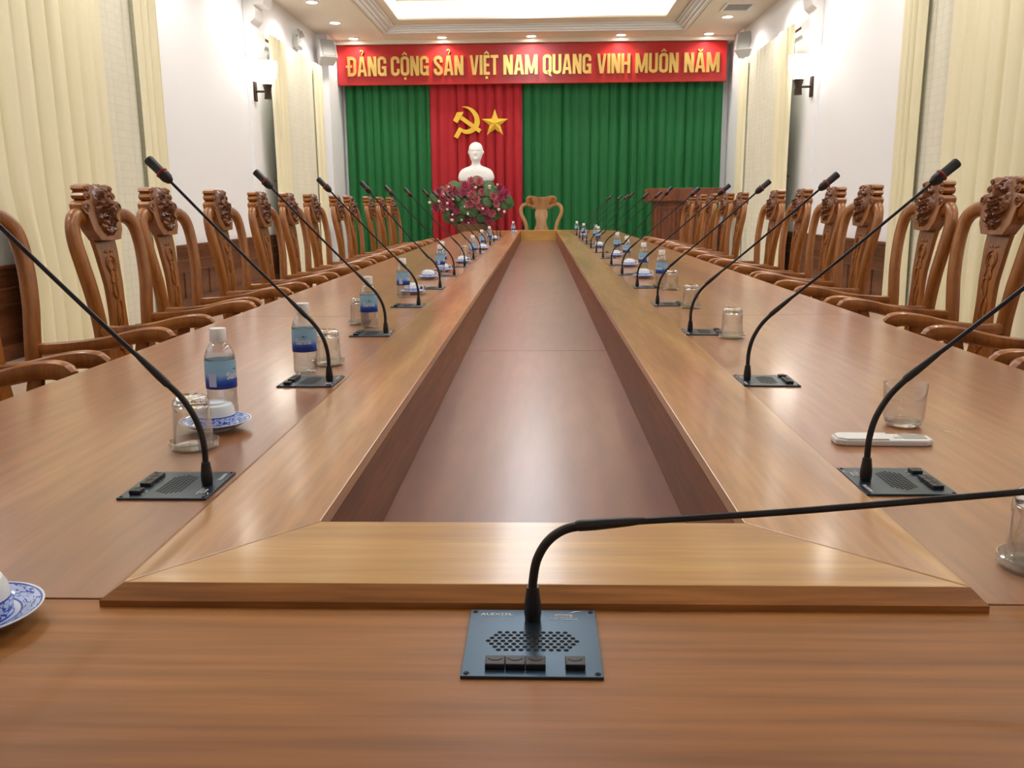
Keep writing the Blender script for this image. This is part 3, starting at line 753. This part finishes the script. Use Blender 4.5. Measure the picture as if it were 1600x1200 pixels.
# channel
cs = [yn_i+.006, 3.61, 9.19, yf_i-.006]
for a, b in zip(cs[:-1], cs[1:]):
    obj('channel_floor', box(li+.0, ri-.0, a+.0025, b-.0025, .575, .60), M['floorpan'], tb)
    obj('channel_wall', box(li-.0025, li-.0005, a+.001, b-.001, .56, T-.0002), M['wallpan'], tb)
    obj('channel_wall', box(ri+.0005, ri+.0025, a+.001, b-.001, .56, T-.0002), M['wallpan'], tb)
obj('channel_wall', box(li, ri, yn_i-.014, yn_i+.006, .56, T), M['wallpan'], tb)
obj('channel_wall', box(li, ri, yf_i-.006, yf_i+.014, .56, T), M['rimx'], tb)
# skirts and legs below
obj('skirt', join(box(-1.0, -.97, .5, 15.2, .08, T-.046), box(.99, 1.02, .5, 15.2, .08, T-.046), box(-1.0, 1.02, .47, .5, .08, T-.046), box(-1.0, 1.02, 15.2, 15.23, .08, T-.046)), M['panel'], tb)
for y in (.7, 3.6, 6.4, 9.2, 12, 15.0):
    for x in (-1.12, 1.14):
        obj('leg', box(x-.05, x+.05, y-.06, y+.06, 0, T-.046), M['panel'], tb, bevel=.01)
    obj('cross_frame', box(-.95, .97, y-.04, y+.04, .0, .56), M['panel'], tb)

# ------------------------------------------------------------------ microphones
def build_mic(label, loc, rz, lean, headp, group, side='y'):
    t = thing('gooseneck_microphone', label, 'microphone', loc, rz, group)
    obj('base_plate', box(-.0695, .0695, -.071, .071, 0, .0035), M['plate'], t, bevel=.0006)
    holes = []
    for r in range(7):
        n = [10, 11, 12, 13, 12, 11, 10][r]
        for i in range(n):
            holes.append(((i-(n-1)/2)*.0077, .0175-r*.0062))
    hs = [xf(lathe([(0, .0037), (.0027, .0037)], 10), Matrix.Translation((x, y, 0))) for x, y in holes]
    obj('speaker_grille', join(*hs), M['hole'], t)
    for x in (-.0365, -.0165, .0035, .0425):
        b = obj('button', box(x-.0098, x+.0098, -.0585, -.041, .0035, .0095), M['button'], t, bevel=.001)
        ar = arc(x, -.0450, .0075, .0065, 200, 340, 8)
        obj('button_mark', join(*[prism([tuple(p) for p in q], .0095, .0098) for q in stroke(ar, .0007)]), M['hole'], b)
    for x in (-.064, .064):
        for y in (-.0655, .0655):
            s = obj('screw', xf(lathe([(0, .0045), (.0022, .0045), (.0032, .0035)], 12), Matrix.Translation((x, y, 0))), M['screw'], t, True)
            obj('screw_slot', join(box(x-.0016, x+.0016, y-.0003, y+.0003, .0045, .0047), box(x-.0003, x+.0003, y-.0016, y+.0016, .0045, .0047)), M['hole'], s)
    tx = [xf(text_mesh('AUDITEL', .0078, .0001, sx=1.15), Matrix.Translation((-.040, .0565, .0037))),
          xf(text_mesh('envoy', .0068, .0001, sx=1.2), Matrix.Translation((.034, .0565, .0037))),
          xf(text_mesh('ENV0725E', .0034, .0001, sx=1.3), Matrix.Translation((.034, .0515, .0037))),
          xf(text_mesh('Made in England', .0036, .0001, sx=1.25), Matrix.Translation((.034, .0472, .0037))),
          join(*[prism([tuple(p) for p in q], .0036, .0038) for q in stroke([(.040, .0625), (.047, .0665), (.053, .0675)], [.0004, .0016, .0005])]),
          box(-.029, -.027, -.0393, -.0383, .0035, .0037), box(-.004, .006, -.0392, -.0386, .0035, .0037),
          join(*[prism([tuple(p) for p in q], .0036, .0038) for q in stroke(arc(-.0165, -.0390, .0018, .0018, 0, 180, 6), .0007)+stroke(arc(.036, -.0385, .0026, .0026, -20, 200, 8), .0008)+stroke(arc(.049, -.0390, .0028, .0022, 0, 180, 8), .0007)])]
    for nm, me_ in zip(('brand_lettering', 'model_lettering', 'model_lettering', 'origin_lettering', 'swoosh_mark', 'button_symbol', 'button_symbol', 'button_symbol'), tx): obj(nm, me_, M['print'], t)
    # holder, neck, stem, head
    by = .048
    h = xf(lathe([(0, .0035), (.0085, .0035), (.0095, .012), (.0092, .022), (.0068, .042), (0, .042)], 20), Matrix.Translation((0, by, 0)))
    obj('holder', h, M['black'], t, True)
    def Q(l, z): return Vector((0, by-l, z)) if side == 'y' else Vector((l, by, z))
    neck = spline([Q(a, z) for a, z in lean], 6)
    sd = (1, 0, 0) if side == 'y' else (0, 1, 0)
    obj('gooseneck', sweep(neck, .0050, .0050, sd, 12), M['rubber'], t, True)
    e = neck[-1]; H = Q(*headp); d = (H-e).normalized()
    sl = [e-d*.012, e-d*.008, e+d*.010, e+d*.045, e+d*.062]
    obj('sleeve', sweep(sl, [.0050, .0062, .0064, .0050, .0036], [.0050, .0062, .0064, .0050, .0036], sd, 14), M['black'], t, True)
    sag = Vector((0, 0, .006))
    st = spline([e+d*.03, e+(H-e)*.35-sag*.5, e+(H-e)*.7-sag*.3, H-d*.02], 6)
    obj('stem', sweep(st, .0037, .0037, sd, 12), M['stem'], t, True)
    hp = [H-d*.028, H-d*.024, H-d*.014, H-d*.004, H+d*.004, H+d*.006, H+d*.048, H+d*.052]
    hr = [.004, .009, .0135, .0145, .013, .0115, .0125, .0105]
    hd = obj('microphone_head', sweep(hp, hr, hr, sd, 18), M['black'], t, True)
    rg = [H+d*.001, H+d*.003, H+d*.006, H+d*.008]
    obj('red_ring', sweep(rg, [.0138, .0155, .0155, .0138], [.0138, .0155, .0155, .0138], sd, 20), M['ring'], hd, True)
    return t
side_lean = [(0, .038), (.001, .075), (.010, .112), (.030, .148), (.058, .178)]
gL = 'gooseneck microphones along the left row'; gR = 'gooseneck microphones along the right row'
YM = 1.357; DM = .86
def mlabel(k, side):
    s = {0: 'black gooseneck microphone nearest the camera on the %s side of the channel',
         13: 'black gooseneck microphone farthest away on the %s side of the channel'}.get(k)
    return s % side if s else 'black gooseneck microphone on its plate, %s from the front on the %s side' % (ORD[k], side)
mA = build_mic(mlabel(0, 'left'), (-.5925, YM, T), -PI/2, side_lean, (.395, .530), gL)
mB = build_mic(mlabel(0, 'right'), (.581, YM+.03, T), PI/2, side_lean, (.437, .508), gR)
protoL, protoR = [mA], [mB]
# a few necks are bent a little differently
vL = build_mic(mlabel(4, 'left'), (-.5925, YM+DM*4, T), -PI/2, [(0, .038), (.002, .08), (.014, .118), (.036, .150), (.066, .176)], (.38, .535), gL)
vR = build_mic(mlabel(6, 'right'), (.585, YM+DM*6, T), PI/2, [(0, .038), (.002, .078), (.02, .12), (.05, .145), (.09, .160)], (.40, .525), gR)
MUSED = {('L', 0), ('L', 4), ('R', 0), ('R', 6)}
yLm = [1.357, 2.217, 3.075, 3.95, 4.80, 5.67, 6.50, 7.40, 8.27, 9.15, 10.0, 10.85, 11.75, 12.7]
yRm = [1.39, 2.22, 3.09, 3.97, 4.81, 5.70, 6.58, 7.45, 8.32, 9.2, 10.1, 11.0, 11.9, 12.8]
vL.location.y = yLm[4]; vR.location.y = yRm[6]
for k in range(14):
    if ('L', k) not in MUSED:
        dup(vL if k in (7, 9, 12) else mA, (-.5925-.001*k, yLm[k], T), -PI/2+random.uniform(-.05, .05), mlabel(k, 'left'))
    if ('R', k) not in MUSED:
        dup(vR if k in (9, 12) else mB, (.581+.0005*k, yRm[k], T), PI/2+random.uniform(-.05, .05), mlabel(k, 'right'))
build_mic('black gooseneck microphone on the near table end, bent low to the right', (-.0075, .841, T), 0,
          [(0, .036), (.0005, .050), (.005, .074), (.017, .095), (.035, .108), (.058, .113)], (.66, .166), 'gooseneck microphones on the near end', side='x')

# ------------------------------------------------------------------ bottles
def wrap(mesh, r, a0, z0):
    """wrap flat text (x,y) on a cylinder of radius r"""
    return [((r+.0002)*math.cos(a0+x/r), (r+.0002)*math.sin(a0+x/r), z0+y) for x, y, z in mesh[0]], mesh[1]
def make_bottle(label, loc, rz):
    t = thing('water_bottle', label, 'bottle', loc, rz, 'water bottles on the table')
    o = [(0, .003), (.020, .002), (.028, .0), (.032, .006), (.0325, .02), (.031, .026), (.0325, .032), (.031, .040), (.0325, .047), (.0312, .054), (.0325, .060), (.0325, .126), (.0315, .134), (.027, .147), (.019, .158), (.0145, .163), (.0145, .172)]
    inn = [(r-.0009, z) for r, z in o[::-1][:-3]]+[(.026, .004), (0, .005)]
    obj('bottle_body', lathe(o+inn, 40), M['bottle'], t, True)
    wi = [(0, .0053), (.0255, .0045)]+[(r-.0011, z) for r, z in o[3:13]]+[(0, .134)]
    obj('water', lathe(wi, 36), M['water'], t, True)
    obj('cap', lathe([(0, .192), (.0165, .192), (.0175, .1905), (.0178, .166), (.0175, .164), (.0150, .164)], 36), M['cap'], t, True)
    lb = obj('label', lathe([(.0328, .062), (.0331, .0622), (.0331, .1238), (.0328, .124)], 48), M['label'], t, True)
    tm = text_mesh('Sanna', .021, 0, sx=.9)
    for a in (0, 3.14): obj('label_lettering', wrap(tm, .0333, a, .084), M['lbl_white'], lb)
    hills = []
    for a in (0, 3.14):
        for (x0, w_, h) in ((.0, .010, .006), (.007, .006, .003)):
            hills.append(wrap(([(x0-w_/2, 0, 0), (x0+w_/2, .0005, 0), (x0+.1*w_, h, 0)], [(0, 1, 2)]), .0333, a, .102))
        hills.append(wrap(prism([(-.018, 0), (.018, 0), (.018, .004), (-.018, .004)], 0, 0.00001), .0333, a, .0755))
    obj('label_picture', join(*hills), M['lbl_green'], lb)
    sq = []
    for a in (1.57, 4.71):
        obj('label_panel', wrap(join(*[([(x, 0, 0), (x+.0045, 0, 0), (x+.0045, .028, 0), (x, .028, 0)], [(0, 1, 2, 3)]) for x in (-.009, -.0045, 0, .0045)]), .0333, a, .068), M['lbl_pale'], lb)
    return t
def make_glass(label, loc, rz, up=False):
    t = thing('drinking_glass', label, 'glass', loc, rz, 'drinking glasses on the table')
    o = [(0, 0), (.024, 0), (.030, .003), (.0335, .010), (.0345, .03), (.0368, .096), (.0358, .097)]
    i_ = [(.0350, .096), (.0325, .03), (.031, .022), (.024, .017), (0, .016)]
    if up:
        o = [(0, 0), (.030, 0), (.036, .006), (.040, .02), (.0425, .088), (.0418, .089)]
        i_ = [(.0410, .088), (.0385, .02), (.033, .010), (0, .009)]
    g = lathe(o+i_, 40)
    if not up: g = ([(x, y, .0975-z) for x, y, z in g[0]], g[1])
    obj('glass_body', g, M['glass'], t, True)
    bs = lathe([(0, .0012), (.024, .0012), (.030, .005), (.0322, .0125), (.0300, .0195), (.022, .0155), (0, .0150)] if not up else [(0, .0008), (.028, .0008), (.0335, .005), (.036, .011), (.031, .0095), (0, .0085)], 36)
    if not up: bs = ([(x, y, .0975-z) for x, y, z in bs[0]], bs[1])
    obj('glass_base', bs, M['thick'], t, True)
    return t
def make_coaster(label, loc):
    t = thing('glass_coaster', label, 'coaster', loc, 0, 'round glass coasters')
    obj('coaster_dish', lathe([(0, 0), (.040, 0), (.0445, .003), (.0458, .0175), (.0435, .0178), (.042, .006), (0, .005)], 44), M['coaster'], t, True)
    return t
def make_saucer(label, loc):
    t = thing('saucer', label, 'saucer', loc, 0, 'blue-rimmed saucers')
    obj('saucer_dish', lathe([(0, .004), (.026, .004), (.027, 0), (.032, 0), (.034, .004), (.055, .010), (.0705, .0185), (.0710, .0198), (.0695, .0200), (.052, .0130), (.036, .0085), (0, .0078)], 56), M['saucer'], t, True)
    return t
def make_cup(label, loc, rz):
    t = thing('teacup', label, 'cup', loc, rz, 'upside-down teacups')
    g = lathe([(.0405, .0), (.0415, .001), (.041, .018), (.038, .036), (.034, .043), (.024, .045), (.023, .048), (.021, .048), (.020, .0455), (0, .0455), (0, .042), (.031, .040), (.036, .030), (.039, .0015)], 44)
    obj('cup_body', g, M['cup'], t, True)
    hnd = spline([(.039, 0, .034), (.052, 0, .034), (.058, 0, .022), (.050, 0, .010), (.040, 0, .012)], 5)
    obj('cup_handle', sweep(hnd, .004, .0028, (0, 1, 0), 8), M['white'], t, True)
    return t
pro = {}
def put(kind, x, y, label, rz=0, z=T):
    mk = {'bottle': lambda: make_bottle(label, (x, y, z), rz), 'glass': lambda: make_glass(label, (x, y, z), rz), 'tumbler': lambda: make_glass(label, (x, y, z), rz, True),
          'coaster': lambda: make_coaster(label, (x, y, z)), 'saucer': lambda: make_saucer(label, (x, y, z)), 'cup': lambda: make_cup(label, (x, y, z), rz)}[kind]
    if kind in pro: return dup(pro[kind], (x, y, z), rz, label)
    pro[kind] = mk(); return pro[kind]
def facing(x, y): return math.atan2(-y, -x)
def near_mic(y, side):
    ys = yLm if side == 'left' else yRm
    k = min(range(14), key=lambda i: abs(ys[i]-y)); return 'the %s microphone on the %s' % (ORD[k], side)
def setg(x, y, side):
    n = near_mic(y, side)
    put('coaster', x, y, 'clear glass coaster under an upturned glass by %s' % n)
    put('glass', x, y, 'upside-down clear glass on a coaster by %s' % n, 0, T+.0055)
def setc(x, y, side, rz=0):
    n = near_mic(y, side)
    put('saucer', x, y, 'blue-rimmed white saucer under a teacup by %s' % n)
    put('cup', x, y, 'upside-down white teacup on its saucer by %s' % n, rz, T+.0088)
def setb(x, y, side, extra='', turn=0):
    put('bottle', x, y, 'water bottle with white cap %sby %s' % (extra, near_mic(y, side)), facing(x, y)+turn)
# left side
setg(-.655, 1.585, 'left'); setc(-.668, 1.735, 'left', 2.5); setb(-.697, 1.86, 'left', '', 1.0)
setb(-.641, 2.345, 'left', '', -.1); setg(-.605, 2.46, 'left')
setb(-.635, 3.235, 'left', '', .0); setg(-.69, 3.33, 'left')
setb(-.675, 4.34, 'left', '', 1.2); setc(-.655, 4.50, 'left')
setc(-.686, 5.42, 'left')
setb(-.657, 5.83, 'left', '', 1.3); setc(-.66, 6.02, 'left'); setb(-.70, 6.36, 'left', '', .8); setc(-.60, 6.90, 'left')
setb(-.575, 7.66, 'left', '', 1.0); setg(-.65, 7.60, 'left')
setb(-.60, 9.27, 'left', '', .9); setc(-.575, 8.99, 'left'); setb(-.60, 10.7, 'left', '', .7); setc(-.58, 11.4, 'left'); setb(-.40, 13.7, 'left', '', .3); setc(-.40, 13.9, 'left')
put('saucer', -.622, .872, 'blue-rimmed saucer cut by the left picture edge, near table corner')
put('cup', -.624, .872, 'white teacup upside down on the saucer at the left picture edge', 3.4, T+.0088)
# right side
put('coaster', .618, 1.04, 'clear glass coaster at the right picture edge')
put('glass', .618, 1.04, 'upside-down clear glass cut by the right picture edge', 0, T+.0055)
put('tumbler', .745, 1.765, 'upright empty clear tumbler behind the white remote control')
setg(.652, 2.96, 'right'); setg(.660, 3.83, 'right')
setb(.690, 4.99, 'right', '', 2.6); setg(.70, 4.67, 'right')
setc(.64, 5.42, 'right'); setb(.70, 5.95, 'right', '', 2.6); setc(.655, 6.42, 'right'); setb(.705, 7.15, 'right', '', 2.8)
setb(.72, 8.2, 'right', '', 2.6); setc(.66, 7.62, 'right'); setb(.69, 10.4, 'right', '', 2.6); setb(.71, 11.2, 'right', '', 2.6); setc(.63, 9.35, 'right')
setb(.60, 12.0, 'right', '', 2.6); setb(.57, 13.5, 'right', '', 2.6); setc(.62, 12.4, 'right')
# remote control
t = thing('remote_control', 'white air conditioner remote lying behind the nearest right microphone', 'remote control', (.652, 1.630, T), -.03)
pr_ = [(-.092, -.018), (-.075, -.028), (.072, -.028), (.088, -.018), (.088, .012), (.070, .024), (-.078, .024), (-.092, .014)]
obj('case', prism(pr_, 0, .012, 'z'), M['remote'], t, bevel=.003)
obj('case_lid', prism([(-.088, -.016), (-.073, -.0255), (.004, -.0255), (.012, .022), (-.076, .022), (-.088, .012)], .012, .0145), M['remote'], t, bevel=.001)
obj('screen', prism([(.036, -.014), (.078, -.014), (.080, .014), (.034, .018)], .012, .0128), M['lcd'], t)
for i in range(2): obj('key', box(.018+i*.009, .025+i*.009, -.012, -.002, .012, .0136), M['rkey'], t, bevel=.0008)
# ring stain / drop of water
o = obj('water_drop', join(*[xf(lathe([(0, .0012), (.004, .0011), (.0062, .0006), (.0068, .0002)], 14), Matrix.Translation((x, y, 0))) for x, y in ((0, 0), (.010, .006), (-.008, .009), (.018, .001))]), M['bottle'], None, True, loc=(.82, 1.71, T))
tag(o, 'small spill of water drops on the table right of the tumbler', 'water')

# ------------------------------------------------------------------ carved armchairs
def back_x(z):      # recline of the back, local x against height
    pts = [(.40, -.245), (.55, -.262), (.70, -.265), (.85, -.272), (1.0, -.292), (1.15, -.322), (1.32, -.350)]
    for (a, b), (c, d) in zip(pts[:-1], pts[1:]):
        if z <= c: return b+(d-b)*(z-a)/(c-a)
    return pts[-1][1]
def build_chair(label, loc, rz, group):
    t = thing('carved_armchair', label, 'chair', loc, rz, group)
    for s in (-1, 1):
        pts = [(s*u, z) for u, z in ((.205, .42), (.210, .55), (.224, .70), (.252, .84), (.275, .96), (.284, 1.06), (.266, 1.125), (.215, 1.160), (.14, 1.155), (.05, 1.115))]
        pa = spline([(back_x(z)-(.022 if z > 1.1 and abs(u) < .17 else .008 if z > 1.1 and abs(u) < .23 else 0), u, z) for u, z in pts], 5)
        n = len(pa)
        obj('back_post', sweep(pa, .024, [.031+.004*math.sin(PI*i/n) for i in range(n)], (1, 0, 0), 14, 3.2), M['chair'], t, True)
    # splat: vase shaped board following the curve of the back
    v, f = [], []; nz, nu = 26, 8
    for k in range(2):
        for i in range(nz+1):
            z = .43+.65*i/nz; hw = .084+.010*math.cos((z-.43)/.65*2*PI) - .010*math.sin((z-.43)/.65*PI)
            for j in range(nu+1):
                u = (j/nu*2-1)*hw; v.append((back_x(z)-(.010 if k else -.010)-.030, u, z))
    W_ = nu+1; B = (nz+1)*W_
    for i in range(nz):
        for j in range(nu):
            a = i*W_+j; f += [(a, a+1, a+1+W_, a+W_), (B+a, B+a+W_, B+a+1+W_, B+a+1)]
        a = i*W_; f += [(a, a+W_, B+a+W_, B+a), (a+nu, B+a+nu, B+a+nu+W_, a+nu+W_)]
    for j in range(nu):
        f += [(j, B+j, B+j+1, j+1), (nz*W_+j, nz*W_+j+1, B+nz*W_+j+1, B+nz*W_+j)]
    sp = obj('splat', (v, f), M['chair'], t, True)
    g = []
    def cv(pts, r=.0045):
        q = spline([(back_x(z)-.018, u, z) for u, z in pts], 4); m = len(q)
        g.append(sweep(q, [r*(.35+.65*math.sin(PI*(i+.6)/(m+.2))) for i in range(m)], .004, (0, 1, 0), 7))
    for s in (-1, 1):
        cv([(s*.004, .985), (s*.028, .975), (s*.040, .95), (s*.034, .925)]); cv([(s*.012, .965), (s*.026, .945), (s*.020, .92), (s*.006, .925)])
        cv([(s*.034, 1.0), (s*.022, 1.006), (s*.012, .998)]); cv([(s*.036, .925), (s*.020, .90), (s*.028, .87), (s*.012, .86)])
        cv([(s*.004, .62), (s*.026, .60), (s*.034, .57), (s*.020, .55)]); cv([(s*.010, .66), (s*.024, .69), (s*.016, .72)])
    cv([(.026, .90), (.010, .86), (.012, .80), (-.014, .74), (-.006, .68), (-.020, .63)], .0055); cv([(-.020, .86), (-.028, .82), (-.010, .79)]); cv([(.018, .78), (.030, .75), (.022, .71)])
    cv([(-.012, .56), (.0, .53), (.014, .56)])
    obj('carved_relief', join(*g), M['chair'], sp, True)
    # crest: scrolled outline cut through the thickness
    half = [(.0, 1.298), (.075, 1.302), (.118, 1.294), (.128, 1.280), (.114, 1.270), (.130, 1.262), (.140, 1.250), (.132, 1.236), (.116, 1.232), (.150, 1.226), (.170, 1.214), (.172, 1.190), (.158, 1.176), (.140, 1.168), (.132, 1.130), (.126, 1.100), (.098, 1.068), (.090, 1.056), (0, 1.052)]
    poly = [(u, z) for u, z in half]+[(-u, z) for u, z in half[::-1][1:-1]]
    xb = back_x(1.18)
    def yz(p): return p
    v, f = prism(poly, xb-.046, xb+.014, 'x')
    v = [(x+(back_x(z)-xb), y, z) for x, y, z in v]
    cr = obj('crest', (v, f), M['chair'], t, False, bevel=.008)
    # carved mask on the crest: relief of lobes
    v, f = [], []; nr, na = 16, 56
    for i in range(nr+1):
        r = i/nr
        for j in range(na):
            a = 2*PI*j/na; Ru = .088+.006*math.cos(5*a); Rz = .122+.006*math.cos(6*a)
            u = r*Ru*math.cos(a); dz = r*Rz*math.sin(a); z = 1.185+dz
            h = .030*(1-r**4)
            w1 = math.sin(46*u+14*math.sin(30*dz))*math.cos(70*dz+9*math.sin(38*abs(u)))
            w2 = math.sin(130*abs(u)-60*dz)*math.sin(120*dz+1)
            h += (.013*w1+.008*w2)*(1-r**6)
            h -= .020*math.exp(-((abs(u)-.035)/.014)**2-((dz-.045)/.016)**2)
            h -= .022*math.exp(-((u)/.022)**2-((dz+.062)/.014)**2)
            h += .016*math.exp(-((u)/.012)**2-((dz-.012)/.03)**2)
            v.append((back_x(z)+.008+h*1.1, u, z))
    for i in range(nr):
        for j in range(na):
            f.append((i*na+j, (i+1)*na+j, (i+1)*na+(j+1) % na, i*na+(j+1) % na))
    obj('carved_mask', (v, f), M['carve'], cr, True)
    g = []
    for s in (-1, 1):
        for (uu, zz, R) in ((.135, 1.196, .022), (.105, 1.246, .014), (.10, 1.278, .012)):
            q = [(back_x(zz)+.015, s*(uu+R*(1-i/16)*math.cos(i*.75)), zz+R*(1-i/16)*math.sin(i*.75)) for i in range(15)]
            obj('scroll_carving', sweep(q, .0045, .0045, (1, 0, 0), 6), M['carve'], cr, True)
    # seat
    sp_ = [(-.235, -.235), (-.235, .235), (.22, .275), (.262, .24), (.27, 0), (.262, -.24), (.22, -.275)]
    obj('seat', prism([(a, b) for a, b in sp_], .425, .455, 'z'), M['chair'], t, bevel=.008)
    ap = [(a*.94, b*.94) for a, b in sp_]
    obj('apron', prism(ap, .36, .4245, 'z'), M['chair'], t, bevel=.006)
    obj('back_rail', box(back_x(.5)-.02, back_x(.5)+.02, -.19, .19, .455, .50), M['chair'], t, bevel=.004)
    for s in (-1, 1):
        arm = spline([(back_x(.68)+.0, s*.226, .672), (-.12, s*.262, .676), (.0, s*.277, .690), (.10, s*.280, .712), (.18, s*.275, .722), (.225, s*.268, .716), (.243, s*.262, .700)], 5)
        m = len(arm)
        obj('armrest', sweep(arm, [.020+.010*math.sin(PI*(i/m)**1.3) for i in range(m)], [.023+.010*(i/m)*(1 if i < m-4 else .7) for i in range(m)], (0, 1, 0), 12, 3), M['chair'], t, True)
        post = spline([(.13, s*.245, .44), (.155, s*.262, .52), (.12, s*.272, .60), (.135, s*.276, .705)], 5)
        obj('arm_support', sweep(post, .016, .024, (0, 1, 0), 10, 3), M['chair'], t, True)
        fl_ = spline([(.215, s*.235, .42), (.245, s*.25, .33), (.225, s*.24, .18), (.215, s*.235, .06), (.235, s*.245, .0)], 5)
        obj('leg', sweep(fl_, [.034-.016*min(1, i/12) for i in range(len(fl_))], [.034-.016*min(1, i/12) for i in range(len(fl_))], (0, 1, 0), 10, 3), M['chair'], t, True)
        bl = spline([(-.205, s*.205, .44), (-.215, s*.205, .25), (-.245, s*.21, .0)], 5)
        obj('leg', sweep(bl, .022, .022, (0, 1, 0), 10, 3), M['chair'], t, True)
    obj('stretcher', join(sweep([(.2, -.23, .14), (.2, .23, .14)], .012, .018, (1, 0, 0), 8, 3), sweep([(-.215, -.2, .14), (-.215, .2, .14)], .012, .018, (1, 0, 0), 8, 3)), M['chair'], t)
    return t
cyL = [2.27, 3.00, 3.95, 4.65, 5.51, 6.30, 7.04, 7.82, 8.77, 9.41, 10.46, 11.20, 11.89]
cyR = [2.32, 2.98, 3.93, 4.59, 5.51, 6.19, 6.93, 7.62, 8.95, 9.62, 10.42, 11.2, 12.0]
def clabel(k, side, n):
    if k == 0: return 'carved wooden armchair nearest the camera on the %s of the table' % side
    if k == n-1: return 'carved wooden armchair farthest down the %s side of the table' % side
    return 'carved wooden armchair, %s from the front along the %s side' % (ORD[k], side)
gcL, gcR = 'carved armchairs along the left side', 'carved armchairs along the right side'
ch = build_chair(clabel(0, 'left', 13), (-1.650, cyL[0], 0), 0, gcL)
rc = random.Random(12)
for k in range(1, 13): dup(ch, (-1.650+rc.uniform(-.015, .015), cyL[k], 0), rc.uniform(-.03, .03), clabel(k, 'left', 13), gcL)
for k in range(13): dup(ch, (1.668+rc.uniform(-.015, .015), cyR[k], 0), PI+rc.uniform(-.03, .03), clabel(k, 'right', 13), gcR)

# head chair at the far end, facing the camera
t = thing('head_chair', 'pale carved wooden armchair at the far end of the table', 'chair', (.04, 16.15, 0))
def HB(z): return .22+max(0, z-.5)*.16
for s in (-1, 1):
    pa = spline([(s*u, HB(z), z) for u, z in ((.25, .42), (.27, .6), (.27, .75), (.30, .88), (.36, 1.0), (.375, 1.10), (.34, 1.17), (.26, 1.20), (.19, 1.17), (.13, 1.13))], 5)
    obj('back_post', sweep(pa, .024, .034, (0, 1, 0), 14, 3), M['pale'], t, True)
    g = []
    for (uu, zz, R) in ((.22, 1.27, .05), (.17, 1.22, .03), (.25, 1.23, .025)):
        q = [(s*(uu+R*(1-i/16)*math.cos(i*.75)), HB(zz)-.03, zz+R*(1-i/16)*math.sin(i*.75)) for i in range(15)]
        g.append(sweep(q, .010, .012, (0, 1, 0), 6))
    obj('scroll_carving', join(*g), M['chair'], t, True)
hp = [(0, 1.325), (.08, 1.325), (.14, 1.345), (.21, 1.355), (.255, 1.335), (.285, 1.29), (.27, 1.25), (.22, 1.23), (.17, 1.22), (.14, 1.15), (.10, 1.09), (.0, 1.07)]
obj('crest', prism(hp+[(-a, b) for a, b in hp[::-1][1:-1]], HB(1.2)-.02, HB(1.2)+.035, 'y'), M['pale'], t, bevel=.008)
sv = [(.07, .46), (.13, .60), (.14, .72), (.10, .82), (.09, .90), (.115, .98), (.115, 1.06), (.09, 1.10)]
v, f = prism(sv+[(-a, b) for a, b in sv[::-1]], -.012, .012, 'y'); v = [(x, y+HB(z), z) for x, y, z in v]
obj('splat', (v, f), M['pale'], t)
obj('seat', prism([(-.28, .25), (.28, .25), (.33, -.25), (-.33, -.25)], .42, .46), M['pale'], t, bevel=.01)
obj('apron', prism([(-.26, .23), (.26, .23), (.31, -.23), (-.31, -.23)], .34, .4195), M['pale'], t)
for s in (-1, 1):
    arm = spline([(s*.28, HB(.7), .70), (s*.33, .05, .70), (s*.34, -.12, .72), (s*.33, -.22, .70)], 5)
    obj('armrest', sweep(arm, .028, .018, (1, 0, 0), 10, 3), M['pale'], t, True)
    obj('arm_support', sweep(spline([(s*.30, -.12, .44), (s*.33, -.14, .56), (s*.33, -.12, .70)], 4), .018, .022, (1, 0, 0), 10, 3), M['pale'], t, True)
    obj('leg', sweep([(s*.29, -.22, .36), (s*.28, -.21, .15), (s*.30, -.23, 0)], [.035, .022, .028], [.035, .022, .028], (1, 0, 0), 10, 3), M['pale'], t, True)
    obj('leg', sweep([(s*.25, .21, .44), (s*.25, .24, .2), (s*.25, .28, 0)], .024, .024, (1, 0, 0), 10, 3), M['pale'], t, True)
